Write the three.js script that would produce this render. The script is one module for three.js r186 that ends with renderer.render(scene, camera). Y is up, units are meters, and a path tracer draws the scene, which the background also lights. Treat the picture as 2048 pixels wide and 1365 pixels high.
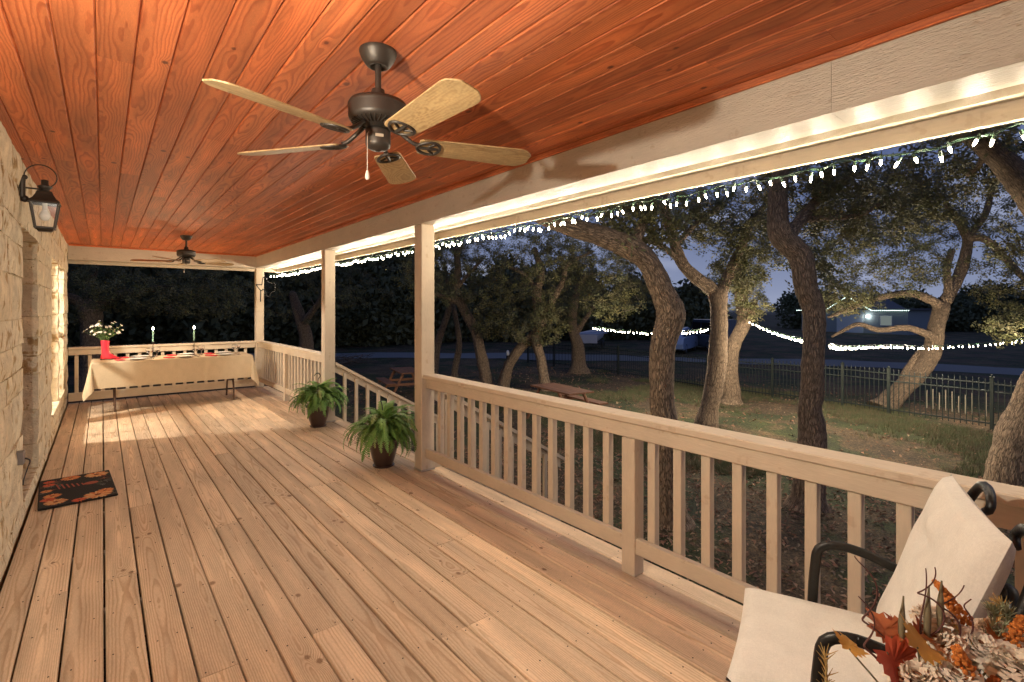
import * as THREE from 'three';
import { mergeGeometries, mergeVertices } from 'three/addons/utils/BufferGeometryUtils.js';
import { ImprovedNoise } from 'three/addons/math/ImprovedNoise.js';

// ---------------------------------------------------------------- camera, sky, light, exposure
const scene = new THREE.Scene();
const YAW = Math.atan2(820, 1010);                       // the lens looks 39 degrees to the right of the porch axis (-z)
const camera = new THREE.PerspectiveCamera(2 * Math.atan(682.5 / 1010) * 180 / Math.PI, 2048 / 1365, 0.05, 400);
camera.position.set(0, 1.53, 0);
camera.rotation.y = -YAW;
camera.setViewOffset(2048, 1365, 0, 63.5, 2048, 1365);   // shift lens: verticals stay vertical
scene.add(camera);
const renderer = new THREE.WebGLRenderer({ antialias: true });
renderer.setSize(1024, 682);
renderer.toneMapping = THREE.LinearToneMapping;
renderer.toneMappingExposure = 1.5;
renderer.shadowMap.enabled = true;

// helpers for noise --------------------------------------------------------
function rng(seed) { let a = seed >>> 0; return () => { a = (a + 0x6D2B79F5) | 0; let t = Math.imul(a ^ (a >>> 15), 1 | a); t = (t + Math.imul(t ^ (t >>> 7), 61 | t)) ^ t; return ((t ^ (t >>> 14)) >>> 0) / 4294967296; }; }
const HT = new Float32Array(65536); { const r = rng(99); for (let i = 0; i < 65536; i++) HT[i] = r(); }
const hash = (x, y) => HT[((x * 1619 + y * 31337) ^ (y * 6971 + (x >> 4) * 131)) & 65535];
function vn(x, y, px = 0, py = 0) {                       // value noise 0..1, periodic when px, py are given
  let xi = Math.floor(x), yi = Math.floor(y); let fx = x - xi, fy = y - yi;
  fx = fx * fx * (3 - 2 * fx); fy = fy * fy * (3 - 2 * fy);
  let x1 = xi + 1, y1 = yi + 1;
  if (px) { xi = ((xi % px) + px) % px; x1 = ((x1 % px) + px) % px; }
  if (py) { yi = ((yi % py) + py) % py; y1 = ((y1 % py) + py) % py; }
  const a = hash(xi, yi), b = hash(x1, yi), c = hash(xi, y1), d = hash(x1, y1);
  return a + (b - a) * fx + (c - a) * fy + (a - b - c + d) * fx * fy;
}
function fbm(x, y, o, px = 0, py = 0) { let s = 0, a = 0.5, t = 0; for (let i = 0; i < o; i++) { s += a * vn(x, y, px, py); t += a; a *= 0.5; x *= 2; y *= 2; px *= 2; py *= 2; } return s / t; }
const IN = new ImprovedNoise(); const n3 = (x, y, z) => IN.noise(x, y, z);
const clamp = (x, a = 0, b = 1) => Math.min(b, Math.max(a, x));
const sst = (a, b, x) => { x = clamp((x - a) / (b - a)); return x * x * (3 - 2 * x); };
const lerp = (a, b, t) => a + (b - a) * t;

// dusk sky: deep blue above, pale afterglow low where the day went down, thin streaky cloud
{
  const W = 1024, H = 512, d = new Float32Array(W * H * 4);
  for (let j = 0; j < H; j++) for (let i = 0; i < W; i++) {
    const el = ((j + 0.5) / H - 0.5) * Math.PI, az = ((i + 0.5) / W - 0.5) * 2 * Math.PI;
    const x = Math.cos(el) * Math.cos(az), y = Math.sin(el), z = Math.cos(el) * Math.sin(az);
    const toward = 0.5 + 0.5 * Math.cos(az + 0.62);                                  // broad afterglow, centred on the yard
    const glow = Math.exp(-Math.max(0, y) * 6.5) * (0.3 + 0.7 * toward * toward);
    const yy = Math.max(y, 0.02) + 0.1;
    const c = sst(0.48, 0.78, fbm(x / yy * 0.9 + 20, z / yy * 2.2 + 20, 5)) * sst(0.0, 0.12, y);
    let r = 0.038 + 0.17 * glow + c * (0.05 + 0.14 * glow), g = 0.062 + 0.175 * glow + c * (0.052 + 0.13 * glow), b = 0.155 + 0.18 * glow + c * (0.06 + 0.11 * glow);
    if (y < 0) { const k = Math.exp(y * 8) * 0.6 + 0.05; r *= k; g *= k; b *= k; }
    const k = (j * W + i) * 4; d[k] = r; d[k + 1] = g; d[k + 2] = b; d[k + 3] = 1;
  }
  const t = new THREE.DataTexture(d, W, H, THREE.RGBAFormat, THREE.FloatType);
  t.mapping = THREE.EquirectangularReflectionMapping; t.magFilter = THREE.LinearFilter; t.needsUpdate = true;
  scene.background = t; scene.environment = t;
  scene.backgroundIntensity = 1; scene.environmentIntensity = 1;
}
// the last of the daylight, after sunset: very weak and very soft
const sun = new THREE.DirectionalLight(new THREE.Color(1, 0.9, 0.8), 0.03);
sun.position.set(60, 22, -42); sun.target.position.set(8, 0, -6); sun.castShadow = true; sun.shadow.radius = 40;
sun.shadow.mapSize.set(2048, 2048); Object.assign(sun.shadow.camera, { left: -40, right: 40, top: 40, bottom: -40, near: 1, far: 160 });
scene.add(sun, sun.target);
// strengths of the place's own lamps (candela)
const LAMP = { bulb: 0.078, lantern: 8, room: 34, candle: 0.8, yard: 0.30 };
const WARM = new THREE.Color(1, 0.84, 0.62), LANT = new THREE.Color(1, 0.91, 0.77), ROOM = new THREE.Color(1, 0.92, 0.78), FLAME = new THREE.Color(1, 0.66, 0.30);

// ---------------------------------------------------------------- builders
const V = (x, y, z) => new THREE.Vector3(x, y, z);
const taken = {};
function numbered(n) { const k = taken[n] = (taken[n] ?? -1) + 1; return k ? `${n}_${String(k).padStart(3, '0')}` : n; }
function mesh(name, geo, mat, parent) {
  const m = new THREE.Mesh(geo, mat); m.castShadow = m.receiveShadow = true;
  m.name = parent ? name : numbered(name); (parent || scene).add(m); return m;
}
function tag(o, label, category, group, kind) { if (label) o.userData.label = label; if (category) o.userData.category = category; if (group) o.userData.group = group; if (kind) o.userData.kind = kind; return o; }
function thing(name, label, category, p = [0, 0, 0], turn = 0, group) { const o = new THREE.Group(); o.name = numbered(name); o.position.set(...p); o.rotation.y = turn; scene.add(o); return tag(o, label, category, group); }
function structure(name, geo, mat) { const o = geo ? mesh(name, geo, mat) : new THREE.Group(); if (!geo) { o.name = numbered(name); scene.add(o); } o.userData.kind = 'structure'; return o; }
function copy(o, label) { const c = o.clone(); c.name = numbered(o.name.replace(/_\d{3}$/, '')); c.userData = { ...o.userData }; if (label) c.userData.label = label; scene.add(c); return c; }

class Geo {                                               // flat-shaded faces, each turned away from a centre
  constructor() { this.p = []; this.uv = []; }
  tri(a, b, c, o) {
    if (o) { const n = V(0, 0, 0).crossVectors(V(b[0] - a[0], b[1] - a[1], b[2] - a[2]), V(c[0] - a[0], c[1] - a[1], c[2] - a[2])); if (n.x * ((a[0] + b[0] + c[0]) / 3 - o[0]) + n.y * ((a[1] + b[1] + c[1]) / 3 - o[1]) + n.z * ((a[2] + b[2] + c[2]) / 3 - o[2]) < 0) [b, c] = [c, b]; }
    this.p.push(...a, ...b, ...c); return this;
  }
  quad(a, b, c, d, o) { this.tri(a, b, c, o); this.tri(a, c, d, o); return this; }
  build() { const g = new THREE.BufferGeometry(); g.setAttribute('position', new THREE.Float32BufferAttribute(this.p, 3)); g.computeVertexNormals(); g.setAttribute('uv', new THREE.Float32BufferAttribute(new Float32Array(this.p.length / 3 * 2), 2)); return g; }
}
// uv in metres by the face's main direction; long = axis that becomes u
function boxUV(g, long = 2, ou = 0, ov = 0, su = 1, sv = 1) {
  if (g.index) g = g.toNonIndexed();
  const p = g.attributes.position, uv = new Float32Array(p.count * 2), q = [0, 0, 0];
  for (let i = 0; i < p.count; i += 3) {
    const a = V(0, 0, 0).fromBufferAttribute(p, i), b = V(0, 0, 0).fromBufferAttribute(p, i + 1), c = V(0, 0, 0).fromBufferAttribute(p, i + 2);
    const n = b.clone().sub(a).cross(c.clone().sub(a)); const m = [Math.abs(n.x), Math.abs(n.y), Math.abs(n.z)];
    const ax = m[0] >= m[1] && m[0] >= m[2] ? 0 : m[1] >= m[2] ? 1 : 2;
    let [u, v] = [0, 1, 2].filter(k => k !== ax); if (v === long) [u, v] = [v, u];
    for (let k = 0; k < 3; k++) { q[0] = p.getX(i + k); q[1] = p.getY(i + k); q[2] = p.getZ(i + k); uv[(i + k) * 2] = ou + q[u] * su; uv[(i + k) * 2 + 1] = ov + q[v] * sv; }
  }
  g.setAttribute('uv', new THREE.BufferAttribute(uv, 2)); return g;
}
// chamfered box: 44 faces; x0..x1 etc.
function cb(x0, x1, y0, y1, z0, z1, c = 0.003, long = 2, ou = 0, ov = 0) {
  const g = new Geo(), o = [(x0 + x1) / 2, (y0 + y1) / 2, (z0 + z1) / 2], h = [(x1 - x0) / 2, (y1 - y0) / 2, (z1 - z0) / 2];
  c = Math.min(c, h[0] * 0.9, h[1] * 0.9, h[2] * 0.9);
  const v = (s, ax) => [0, 1, 2].map(k => o[k] + s[k] * (k === ax ? h[k] : h[k] - c));
  for (let ax = 0; ax < 3; ax++) { const [u, w] = [0, 1, 2].filter(k => k !== ax); for (const s of [-1, 1]) { const m = (a, b) => { const t = [0, 0, 0]; t[ax] = s; t[u] = a; t[w] = b; return v(t, ax); }; g.quad(m(-1, -1), m(1, -1), m(1, 1), m(-1, 1), o); } }
  for (let ax = 0; ax < 3; ax++) { const [u, w] = [0, 1, 2].filter(k => k !== ax); for (const a of [-1, 1]) for (const b of [-1, 1]) { const m = (e, f) => { const t = [0, 0, 0]; t[ax] = e; t[u] = a; t[w] = b; return v(t, f); }; g.quad(m(-1, u), m(1, u), m(1, w), m(-1, w), o); } }
  for (const a of [-1, 1]) for (const b of [-1, 1]) for (const d of [-1, 1]) g.tri(v([a, b, d], 0), v([a, b, d], 1), v([a, b, d], 2), o);
  return boxUV(g.build(), long, ou, ov);
}
// prism along z from a convex profile [x, y]
function prism(pr, z0, z1, long = 2, ou = 0, ov = 0) {
  const g = new Geo(), n = pr.length, cx = pr.reduce((s, q) => s + q[0], 0) / n, cy = pr.reduce((s, q) => s + q[1], 0) / n, o = [cx, cy, (z0 + z1) / 2];
  for (let i = 0; i < n; i++) { const a = pr[i], b = pr[(i + 1) % n]; g.quad([...a, z0], [...b, z0], [...b, z1], [...a, z1], o); }
  for (const z of [z0, z1]) for (let i = 1; i < n - 1; i++) g.tri([...pr[0], z], [...pr[i], z], [...pr[i + 1], z], o);
  return boxUV(g.build(), long, ou, ov);
}
// tube through points [x, y, z, r]; uv: u round in metres, v along in metres
function tube(pts, sides = 8, { step = 0, disp = null, cap = true, flat = null } = {}) {
  let P = pts.map(q => ({ p: V(q[0], q[1], q[2]), r: q[3] }));
  if (step) {
    const c = new THREE.CatmullRomCurve3(P.map(q => q.p), false, 'centripetal'), n = Math.max(2, Math.round(c.getLength() / step)), Q = [];
    c.arcLengthDivisions = 20 * P.length; const L = c.getLengths(P.length - 1 > 40 ? 400 : 200), seg = P.length - 1;
    for (let i = 0; i <= n; i++) { const t = c.getUtoTmapping(i / n), f = t * seg, k = Math.min(seg - 1, Math.floor(f)), e = f - k; Q.push({ p: c.getPoint(t), r: lerp(P[k].r, P[k + 1].r, e * e * (3 - 2 * e)) }); }
    P = Q;
  }
  const pos = [], uv = [], idx = []; let N = null, len = 0, U = 0;
  const R0 = P.reduce((s, q) => Math.max(s, q.r), 0);
  for (let i = 0; i < P.length; i++) {
    const T = V(0, 0, 0).subVectors(P[Math.min(P.length - 1, i + 1)].p, P[Math.max(0, i - 1)].p).normalize();
    if (!N) { N = Math.abs(T.y) < 0.9 ? V(0, 1, 0) : V(1, 0, 0); }
    N = N.clone().addScaledVector(T, -N.dot(T)).normalize(); const B = V(0, 0, 0).crossVectors(T, N);
    if (i) len += P[i].p.distanceTo(P[i - 1].p);
    for (let s = 0; s <= sides; s++) {
      const a = s / sides * Math.PI * 2; let r = P[i].r;
      const d = N.clone().multiplyScalar(Math.cos(a) * (flat ? flat[0] : 1)).addScaledVector(B, Math.sin(a) * (flat ? flat[1] : 1));
      const q = P[i].p.clone().addScaledVector(d, r);
      if (disp) q.addScaledVector(d, disp(q, r, s % sides, i));
      pos.push(q.x, q.y, q.z); uv.push(s / sides * Math.PI * 2 * R0, len);
    }
  }
  const w = sides + 1;
  for (let i = 0; i < P.length - 1; i++) for (let s = 0; s < sides; s++) { const a = i * w + s, b = a + 1, c = a + w, d = c + 1; idx.push(a, b, c, b, d, c); }
  if (cap) for (const [i, flip] of [[0, 1], [P.length - 1, 0]]) { const k = pos.length / 3, q = P[i].p; pos.push(q.x, q.y, q.z); uv.push(0, 0); for (let s = 0; s < sides; s++) idx.push(...(flip ? [k, i * w + s + 1, i * w + s] : [k, i * w + s, i * w + s + 1])); }
  const g = new THREE.BufferGeometry(); g.setAttribute('position', new THREE.Float32BufferAttribute(pos, 3)); g.setAttribute('uv', new THREE.Float32BufferAttribute(uv, 2)); g.setIndex(idx); g.computeVertexNormals();
  if (!step || true) { // close the seam in the normals
    const nn = g.attributes.normal; for (let i = 0; i < P.length; i++) { const a = i * w, b = a + sides; const x = nn.getX(a) + nn.getX(b), y = nn.getY(a) + nn.getY(b), z = nn.getZ(a) + nn.getZ(b), l = Math.hypot(x, y, z) || 1; nn.setXYZ(a, x / l, y / l, z / l); nn.setXYZ(b, x / l, y / l, z / l); }
  }
  return g;
}
const lathe = (pts, seg = 24) => new THREE.LatheGeometry(pts.map(q => new THREE.Vector2(...q)), seg);
const at = (g, x, y, z) => g.translate(x, y, z);
const merge = list => mergeGeometries(list.map(g => { const q = g.index ? g.toNonIndexed() : g; for (const k of Object.keys(q.attributes)) if (!['position', 'normal', 'uv'].includes(k)) q.deleteAttribute(k); return q; }), false);

// ---------------------------------------------------------------- textures
function tex(W, H, fn, srgb = true) {
  const d = new Uint8Array(W * H * 4), o = [0, 0, 0];
  for (let j = 0; j < H; j++) for (let i = 0; i < W; i++) { fn(i, j, o); const k = (j * W + i) * 4; d[k] = clamp(o[0]) * 255; d[k + 1] = clamp(o[1]) * 255; d[k + 2] = clamp(o[2]) * 255; d[k + 3] = 255; }
  const t = new THREE.DataTexture(d, W, H, THREE.RGBAFormat); t.wrapS = t.wrapT = THREE.RepeatWrapping; t.magFilter = THREE.LinearFilter; t.minFilter = THREE.LinearMipmapLinearFilter; t.generateMipmaps = true;
  if (srgb) t.colorSpace = THREE.SRGBColorSpace; t.needsUpdate = true; return t;
}
function rep(t, a, b) { const c = t.clone(); c.repeat.set(a, b); c.needsUpdate = true; return c; }
// eight planks stacked in one sheet, each 3.2 m long: plain-sawn rings round a wandering pith, with knots
const ROWS = 8, PLANK = 3.2;
function planks(seed, W, H, cols, { ring = 0.0055, warp = 1, knots = 5, contrast = 1, width = 0.14, blotch = 0.12, loop = 1 }) {
  const r = rng(seed), rows = [];
  for (let k = 0; k < ROWS; k++) {
    const kn = []; const nk = Math.round(knots * (0.4 + 1.2 * r()));
    for (let i = 0; i < nk; i++) kn.push([r() * PLANK, (r() - 0.5) * width * 0.8, 0.006 + 0.011 * r(), r()]);
    rows.push({ off: (r() - 0.5) * width * 0.7, p0: 0.004 + 0.05 * r() * r(), amp: (0.012 + 0.03 * r()) * loop, ph: r() * 100, kn, tone: r(), ring: ring * (0.7 + 0.7 * r()) });
  }
  const rh = H / ROWS;
  return tex(W, H, (i, j, o) => {
    const k = Math.min(ROWS - 1, Math.floor(j / rh)), q = rows[k], t = ((j - k * rh + 0.5) / rh - 0.5) * width, u = i / W, s = u * PLANK;
    const c1 = Math.sin(u * 6.2832 + q.ph), c2 = Math.sin(u * 12.566 + q.ph * 1.7), c3 = Math.sin(u * 31.416 + q.ph * 2.3);
    const wob = (fbm(u * 10 + 7 * k, t * 22 + 5 * k, 3, 10, 0) - 0.5) * 0.016 * warp + (vn(u * 90, t * 60 + k * 9, 90, 0) - 0.5) * 0.0013;
    let pd = q.p0 + q.amp * (0.5 + 0.5 * c1 * 0.6 + 0.25 * c2 + 0.15 * c3) ; let R = Math.sqrt((t - q.off) * (t - q.off) + pd * pd) + wob, dark = 0;
    for (const [ks, kt, kr, kv] of q.kn) {
      let ds = s - ks; if (ds > PLANK / 2) ds -= PLANK; if (ds < -PLANK / 2) ds += PLANK; if (Math.abs(ds) > 0.2) continue;
      const e = Math.hypot(ds / 1.7, t - kt) + (vn(s * 160, t * 160 + k, 0, 0) - 0.5) * 0.003;
      R += kr * 1.5 * Math.exp(-(ds * ds) / (0.0022) - (t - kt) * (t - kt) / (0.0006));
      dark = Math.max(dark, sst(kr * 1.15, kr * 0.55, e) * (0.55 + 0.4 * kv));
    }
    let x = R / q.ring; x -= Math.floor(x); const late = sst(0.35, 0.85, x) * sst(1.0, 0.9, x) * contrast * (0.55 + 0.7 * vn(u * 12 + 3 * k, t * 30 + k * 3, 12, 0));
    const fib = (vn(u * 260, j * 0.9, 260, 0) - 0.5) * 0.10 + (vn(u * 700, j * 1.7, 700, 0) - 0.5) * 0.05;
    const bl = (fbm(u * 6 + 3.3 * k, t * 18 + 11 * k, 3, 6, 0) - 0.5) * blotch * 2 + (q.tone - 0.5) * 0.12;
    for (let c = 0; c < 3; c++) { let v = lerp(cols.early[c], cols.late[c], clamp(late)); v = lerp(v, cols.knot[c], dark * 0.85); o[c] = v * (1 + fib + bl); }
  });
}
console.log('textures');
const deckTex = planks(11, 2048, 1024, { early: [0.86, 0.765, 0.655], late: [0.735, 0.615, 0.495], knot: [0.42, 0.29, 0.19] }, { knots: 2.2, contrast: 0.8, ring: 0.0082, warp: 0.4, loop: 0.55, blotch: 0.15 });
const ceilTex = planks(23, 2048, 1024, { early: [0.785, 0.45, 0.265], late: [0.665, 0.335, 0.185], knot: [0.27, 0.10, 0.05] }, { knots: 1.0, contrast: 0.95, ring: 0.0115, warp: 1.7, width: 0.125, blotch: 0.2 });
const oakTex = planks(31, 512, 256, { early: [0.72, 0.62, 0.46], late: [0.58, 0.46, 0.31], knot: [0.5, 0.38, 0.25] }, { knots: 0, contrast: 0.8, ring: 0.007, width: 0.13 });
const sawnBump = tex(512, 512, (i, j, o) => { const v = 0.5 * vn(i / 10, j / 1.6, 51.2 | 0, 320) + 0.3 * vn(i / 40, j / 3, 12, 170) + 0.2 * vn(i / 3, j / 3, 170, 170); o[0] = o[1] = o[2] = v; }, false);
const paintTex = tex(512, 512, (i, j, o) => { const v = 0.95 + 0.07 * (fbm(i / 64, j / 40, 4, 8, 12) - 0.5) + 0.035 * (vn(i / 14, j / 2, 36, 256) - 0.5), s = sst(0.70, 0.80, fbm(i / 26 + 40, j / 26, 4, 19, 19)) * 0.07; o[0] = v - s * 0.7; o[1] = v - s; o[2] = v - s * 1.25; });
const stoneTex = tex(1024, 1024, (i, j, o) => {
  const a = fbm(i / 128, j / 128, 5, 8, 8), b = fbm(i / 42 + 9, j / 42 + 5, 4, 24, 24), c = vn(i / 3, j / 3, 341, 341), s = sst(0.60, 0.74, fbm(i / 60 + 31, j / 110 + 8, 5, 17, 9)), pit = sst(0.78, 0.86, fbm(i / 9 + 3, j / 12 + 7, 2, 113, 85));
  const v = 0.84 + 0.16 * (a - 0.5) + 0.14 * (b - 0.5) + 0.06 * (c - 0.5); o[0] = v - 0.17 * s - 0.16 * pit; o[1] = v * 0.955 - 0.23 * s - 0.20 * pit; o[2] = v * 0.855 - 0.30 * s - 0.25 * pit;
});
const stoneBump = tex(1024, 1024, (i, j, o) => { const v = 0.5 * fbm(i / 60, j / 44, 5, 17, 23) + 0.3 * fbm(i / 14, j / 11, 3, 73, 93) - 0.35 * sst(0.78, 0.86, fbm(i / 9 + 3, j / 12 + 7, 2, 113, 85)) + 0.3; o[0] = o[1] = o[2] = v; }, false);
// bark: long plates split by furrows, grey lichen spots
function cells(x, y, px, py) { let f1 = 9, f2 = 9; const xi = Math.floor(x), yi = Math.floor(y); for (let a = -1; a <= 1; a++) for (let b = -1; b <= 1; b++) { const cx = (((xi + a) % px) + px) % px, cy = (((yi + b) % py) + py) % py; const d = Math.hypot(xi + a + hash(cx + 17, cy + 5) - x, yi + b + hash(cx + 61, cy + 91) - y); if (d < f1) { f2 = f1; f1 = d; } else if (d < f2) f2 = d; } return f2 - f1; }
const barkH = (i, j) => { const wx = (fbm(i / 32, j / 64, 3, 16, 16) - 0.5) * 1.6, wy = (fbm(i / 32 + 50, j / 64, 3, 16, 16) - 0.5) * 0.8; const c = cells(i / 22 + wx, j / 113.78 + wy, 23, 9); return clamp(sst(0.02, 0.42, c) * 0.8 + 0.2 * fbm(i / 8, j / 14, 3, 64, 73)); };
const barkBump = tex(506, 1024, (i, j, o) => { o[0] = o[1] = o[2] = barkH(i, j); }, false);
const barkTex = tex(506, 1024, (i, j, o) => { const h = barkH(i, j), v = 0.555 + 0.2 * (fbm(i / 20, j / 50, 4, 25, 20) - 0.5) + 0.26 * (h - 0.5), l = sst(0.64, 0.72, fbm(i / 24 + 80, j / 34 + 3, 4, 21, 30)) * 0.62 * h; o[0] = lerp(v * 1.10, 0.66, l); o[1] = lerp(v * 0.98, 0.65, l); o[2] = lerp(v * 0.85, 0.58, l); });
const soilTex = tex(1024, 1024, (i, j, o) => {
  const a = fbm(i / 128, j / 128, 5, 8, 8), g = sst(0.47, 0.62, fbm(i / 170 + 3, j / 170 + 9, 4, 6, 6)), c = vn(i / 2, j / 2, 512, 512), e = fbm(i / 7, j / 7, 3, 146, 146), v = 0.7 + 0.5 * (a - 0.5) + 0.5 * (c - 0.5) + 0.6 * (e - 0.5);
  o[0] = lerp(0.50, 0.31, g) * v; o[1] = lerp(0.415, 0.345, g) * v; o[2] = lerp(0.30, 0.18, g) * v;
});
const soilBump = tex(512, 512, (i, j, o) => { o[0] = o[1] = o[2] = 0.6 * fbm(i / 6, j / 6, 3, 85, 85) + 0.4 * vn(i / 2, j / 2, 256, 256); }, false);
const clothBump = tex(256, 256, (i, j, o) => { o[0] = o[1] = o[2] = 0.35 * ((i % 4) < 2 ? 1 : 0) + 0.35 * ((j % 4) < 2 ? 1 : 0) + 0.3 * vn(i / 3, j / 3, 85, 85); }, false);
const fabricTex = tex(512, 512, (i, j, o) => { const v = 0.95 + 0.06 * (fbm(i / 70, j / 70, 4, 7, 7) - 0.5) + 0.05 * (vn(i / 1.5, j / 9, 341, 56) - 0.5) + 0.04 * (vn(i / 9, j / 1.5, 56, 341) - 0.5); o[0] = v; o[1] = v * 0.99; o[2] = v * 0.97; });

// ---------------------------------------------------------------- materials
const std = (c, o = {}) => new THREE.MeshStandardMaterial({ color: new THREE.Color().setRGB(...c), roughness: 0.7, ...o });
const M = {};
// boards in four tones each: new and weathered planks
M.deck = [[0.95, 0.93, 0.90], [0.86, 0.84, 0.82], [0.99, 0.95, 0.90], [0.80, 0.765, 0.73]].map(c => std(c, { map: deckTex, roughness: 0.62, bumpMap: deckTex, bumpScale: 0.0006 }));
M.ceil = [[0.98, 0.96, 0.95], [0.84, 0.79, 0.78], [1.0, 1.0, 0.98], [0.90, 0.84, 0.80]].map(c => std(c, { map: ceilTex, roughness: 0.52 }));
M.trimWood = std([0.9, 0.86, 0.82], { map: ceilTex, roughness: 0.55 });
M.paint = std([0.645, 0.53, 0.395], { map: paintTex, roughness: 0.58, bumpMap: sawnBump, bumpScale: 0.0009 });
M.beam = std([0.56, 0.49, 0.39], { map: paintTex, roughness: 0.42, bumpMap: rep(sawnBump, 1.6, 1.6), bumpScale: 0.0035 });
M.stone = [[0.98, 0.96, 0.92], [1.0, 0.97, 0.91], [0.94, 0.91, 0.86], [0.98, 0.92, 0.83]].map(c => std(c, { map: stoneTex, bumpMap: stoneBump, bumpScale: 0.012, roughness: 0.9 }));
M.mortar = std([0.82, 0.75, 0.63], { map: stoneTex, bumpMap: stoneBump, bumpScale: 0.006, roughness: 0.95 });
M.white = std([0.74, 0.72, 0.68]);
M.plaster = std([0.72, 0.62, 0.48]);
M.floorIn = std([0.30, 0.20, 0.12]);
M.doorWood = std([0.22, 0.10, 0.05], { map: ceilTex, roughness: 0.4 });
M.bronze = std([0.055, 0.045, 0.036], { metalness: 0.55, roughness: 0.46 });
M.iron = std([0.014, 0.013, 0.012], { metalness: 0.3, roughness: 0.42, bumpMap: stoneBump, bumpScale: 0.002 });
M.blade = std([0.92, 0.88, 0.80], { map: oakTex, roughness: 0.5 });
M.glass = new THREE.MeshPhysicalMaterial({ color: 0xffffff, transmission: 1, roughness: 0.02, thickness: 0, ior: 1.5 });
M.seeded = new THREE.MeshPhysicalMaterial({ color: 0xffffff, transmission: 1, roughness: 0.12, thickness: 0, ior: 1.5 });
M.bark = std([1.0, 0.90, 0.80], { map: rep(barkTex, 1 / 0.5, 1 / 1.0), bumpMap: rep(barkBump, 1 / 0.5, 1 / 1.0), bumpScale: 0.06, roughness: 0.92 });
M.twig = std([0.15, 0.12, 0.095], { roughness: 0.9 });
M.leaf = std([0.115, 0.12, 0.055], { roughness: 0.65, side: THREE.DoubleSide });
M.soil = std([1.0, 0.97, 0.92], { map: rep(soilTex, 1 / 5, 1 / 5), bumpMap: rep(soilBump, 1 / 1.3, 1 / 1.3), bumpScale: 0.03, roughness: 0.97 });
M.litter = std([0.26, 0.165, 0.105], { roughness: 0.8, side: THREE.DoubleSide });
M.grass = std([0.10, 0.115, 0.05], { roughness: 0.8, side: THREE.DoubleSide });
M.gravel = std([0.20, 0.20, 0.20], { bumpMap: rep(soilBump, 1 / 2, 1 / 2), bumpScale: 0.02, roughness: 0.95 });
M.fence = std([0.018, 0.026, 0.022], { metalness: 0.2, roughness: 0.5 });
M.wire = std([0.012, 0.035, 0.018], { roughness: 0.5 });
const glow = (c, k) => new THREE.MeshStandardMaterial({ color: 0x222222, emissive: c, emissiveIntensity: k });
M.bulbGlow = glow(new THREE.Color(1, 0.86, 0.62), 42);
M.bulbOff = new THREE.MeshPhysicalMaterial({ color: 0xffffff, transmission: 1, roughness: 0.03, thickness: 0 });

// ================================================================ the setting
const GY = -1.15;                                         // yard level; the deck is at 0
const R0 = rng(5);
const undul = (x, z) => 0.09 * n3(x * 0.22, 0.5, z * 0.22) + 0.035 * n3(x * 0.7, 3.1, z * 0.7);
const groundY = (x, z) => GY + undul(x, z) * sst(3, 5, Math.hypot(x - 1, (z + 4) * 0.4));
{ // one sheet, fine near the porch, reaching the horizon
  const xs = [], zs = []; for (let i = -40; i <= 40; i++) { const t = i / 40, w = Math.sign(t) * (Math.abs(t) * 20 + Math.pow(Math.abs(t), 5) * 230); xs.push(8 + w); zs.push(-7 + w); }
  const pos = [], uv = [], idx = [], n = xs.length;
  for (const z of zs) for (const x of xs) { pos.push(x, groundY(x, z), z); uv.push(x, z); }
  for (let j = 0; j < n - 1; j++) for (let i = 0; i < n - 1; i++) { const a = j * n + i; idx.push(a, a + n, a + 1, a + 1, a + n, a + n + 1); }
  const g = new THREE.BufferGeometry(); g.setAttribute('position', new THREE.Float32BufferAttribute(pos, 3)); g.setAttribute('uv', new THREE.Float32BufferAttribute(uv, 2)); g.setIndex(idx); g.computeVertexNormals();
  structure('ground', g, M.soil);
}
{ // gravel lane beyond the fence
  const c = new THREE.CatmullRomCurve3([[-60, -62], [-20, -46], [8, -30.5], [17, -23.4], [25, -13.5], [30, -5], [33, 8], [34, 40]].map(([x, z]) => V(x, 0, z)));
  const pos = [], uv = [], idx = [], n = 120;
  for (let i = 0; i <= n; i++) { const p = c.getPoint(i / n), t = c.getTangent(i / n), s = V(-t.z, 0, t.x); for (let k = 0; k < 5; k++) { const w = (k / 4 - 0.5) * (3.3 + 0.3 * n3(i * 0.3, k, 0)), q = p.clone().addScaledVector(s, w); pos.push(q.x, groundY(q.x, q.z) + 0.05 - 0.03 * Math.abs(k - 2) / 2, q.z); uv.push(q.x, q.z); } }
  for (let i = 0; i < n; i++) for (let k = 0; k < 4; k++) { const a = i * 5 + k; idx.push(a, a + 1, a + 5, a + 1, a + 6, a + 5); }
  const g = new THREE.BufferGeometry(); g.setAttribute('position', new THREE.Float32BufferAttribute(pos, 3)); g.setAttribute('uv', new THREE.Float32BufferAttribute(uv, 2)); g.setIndex(idx); g.computeVertexNormals();
  M.gravel.side = THREE.DoubleSide; structure('road', g, M.gravel);
}

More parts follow.
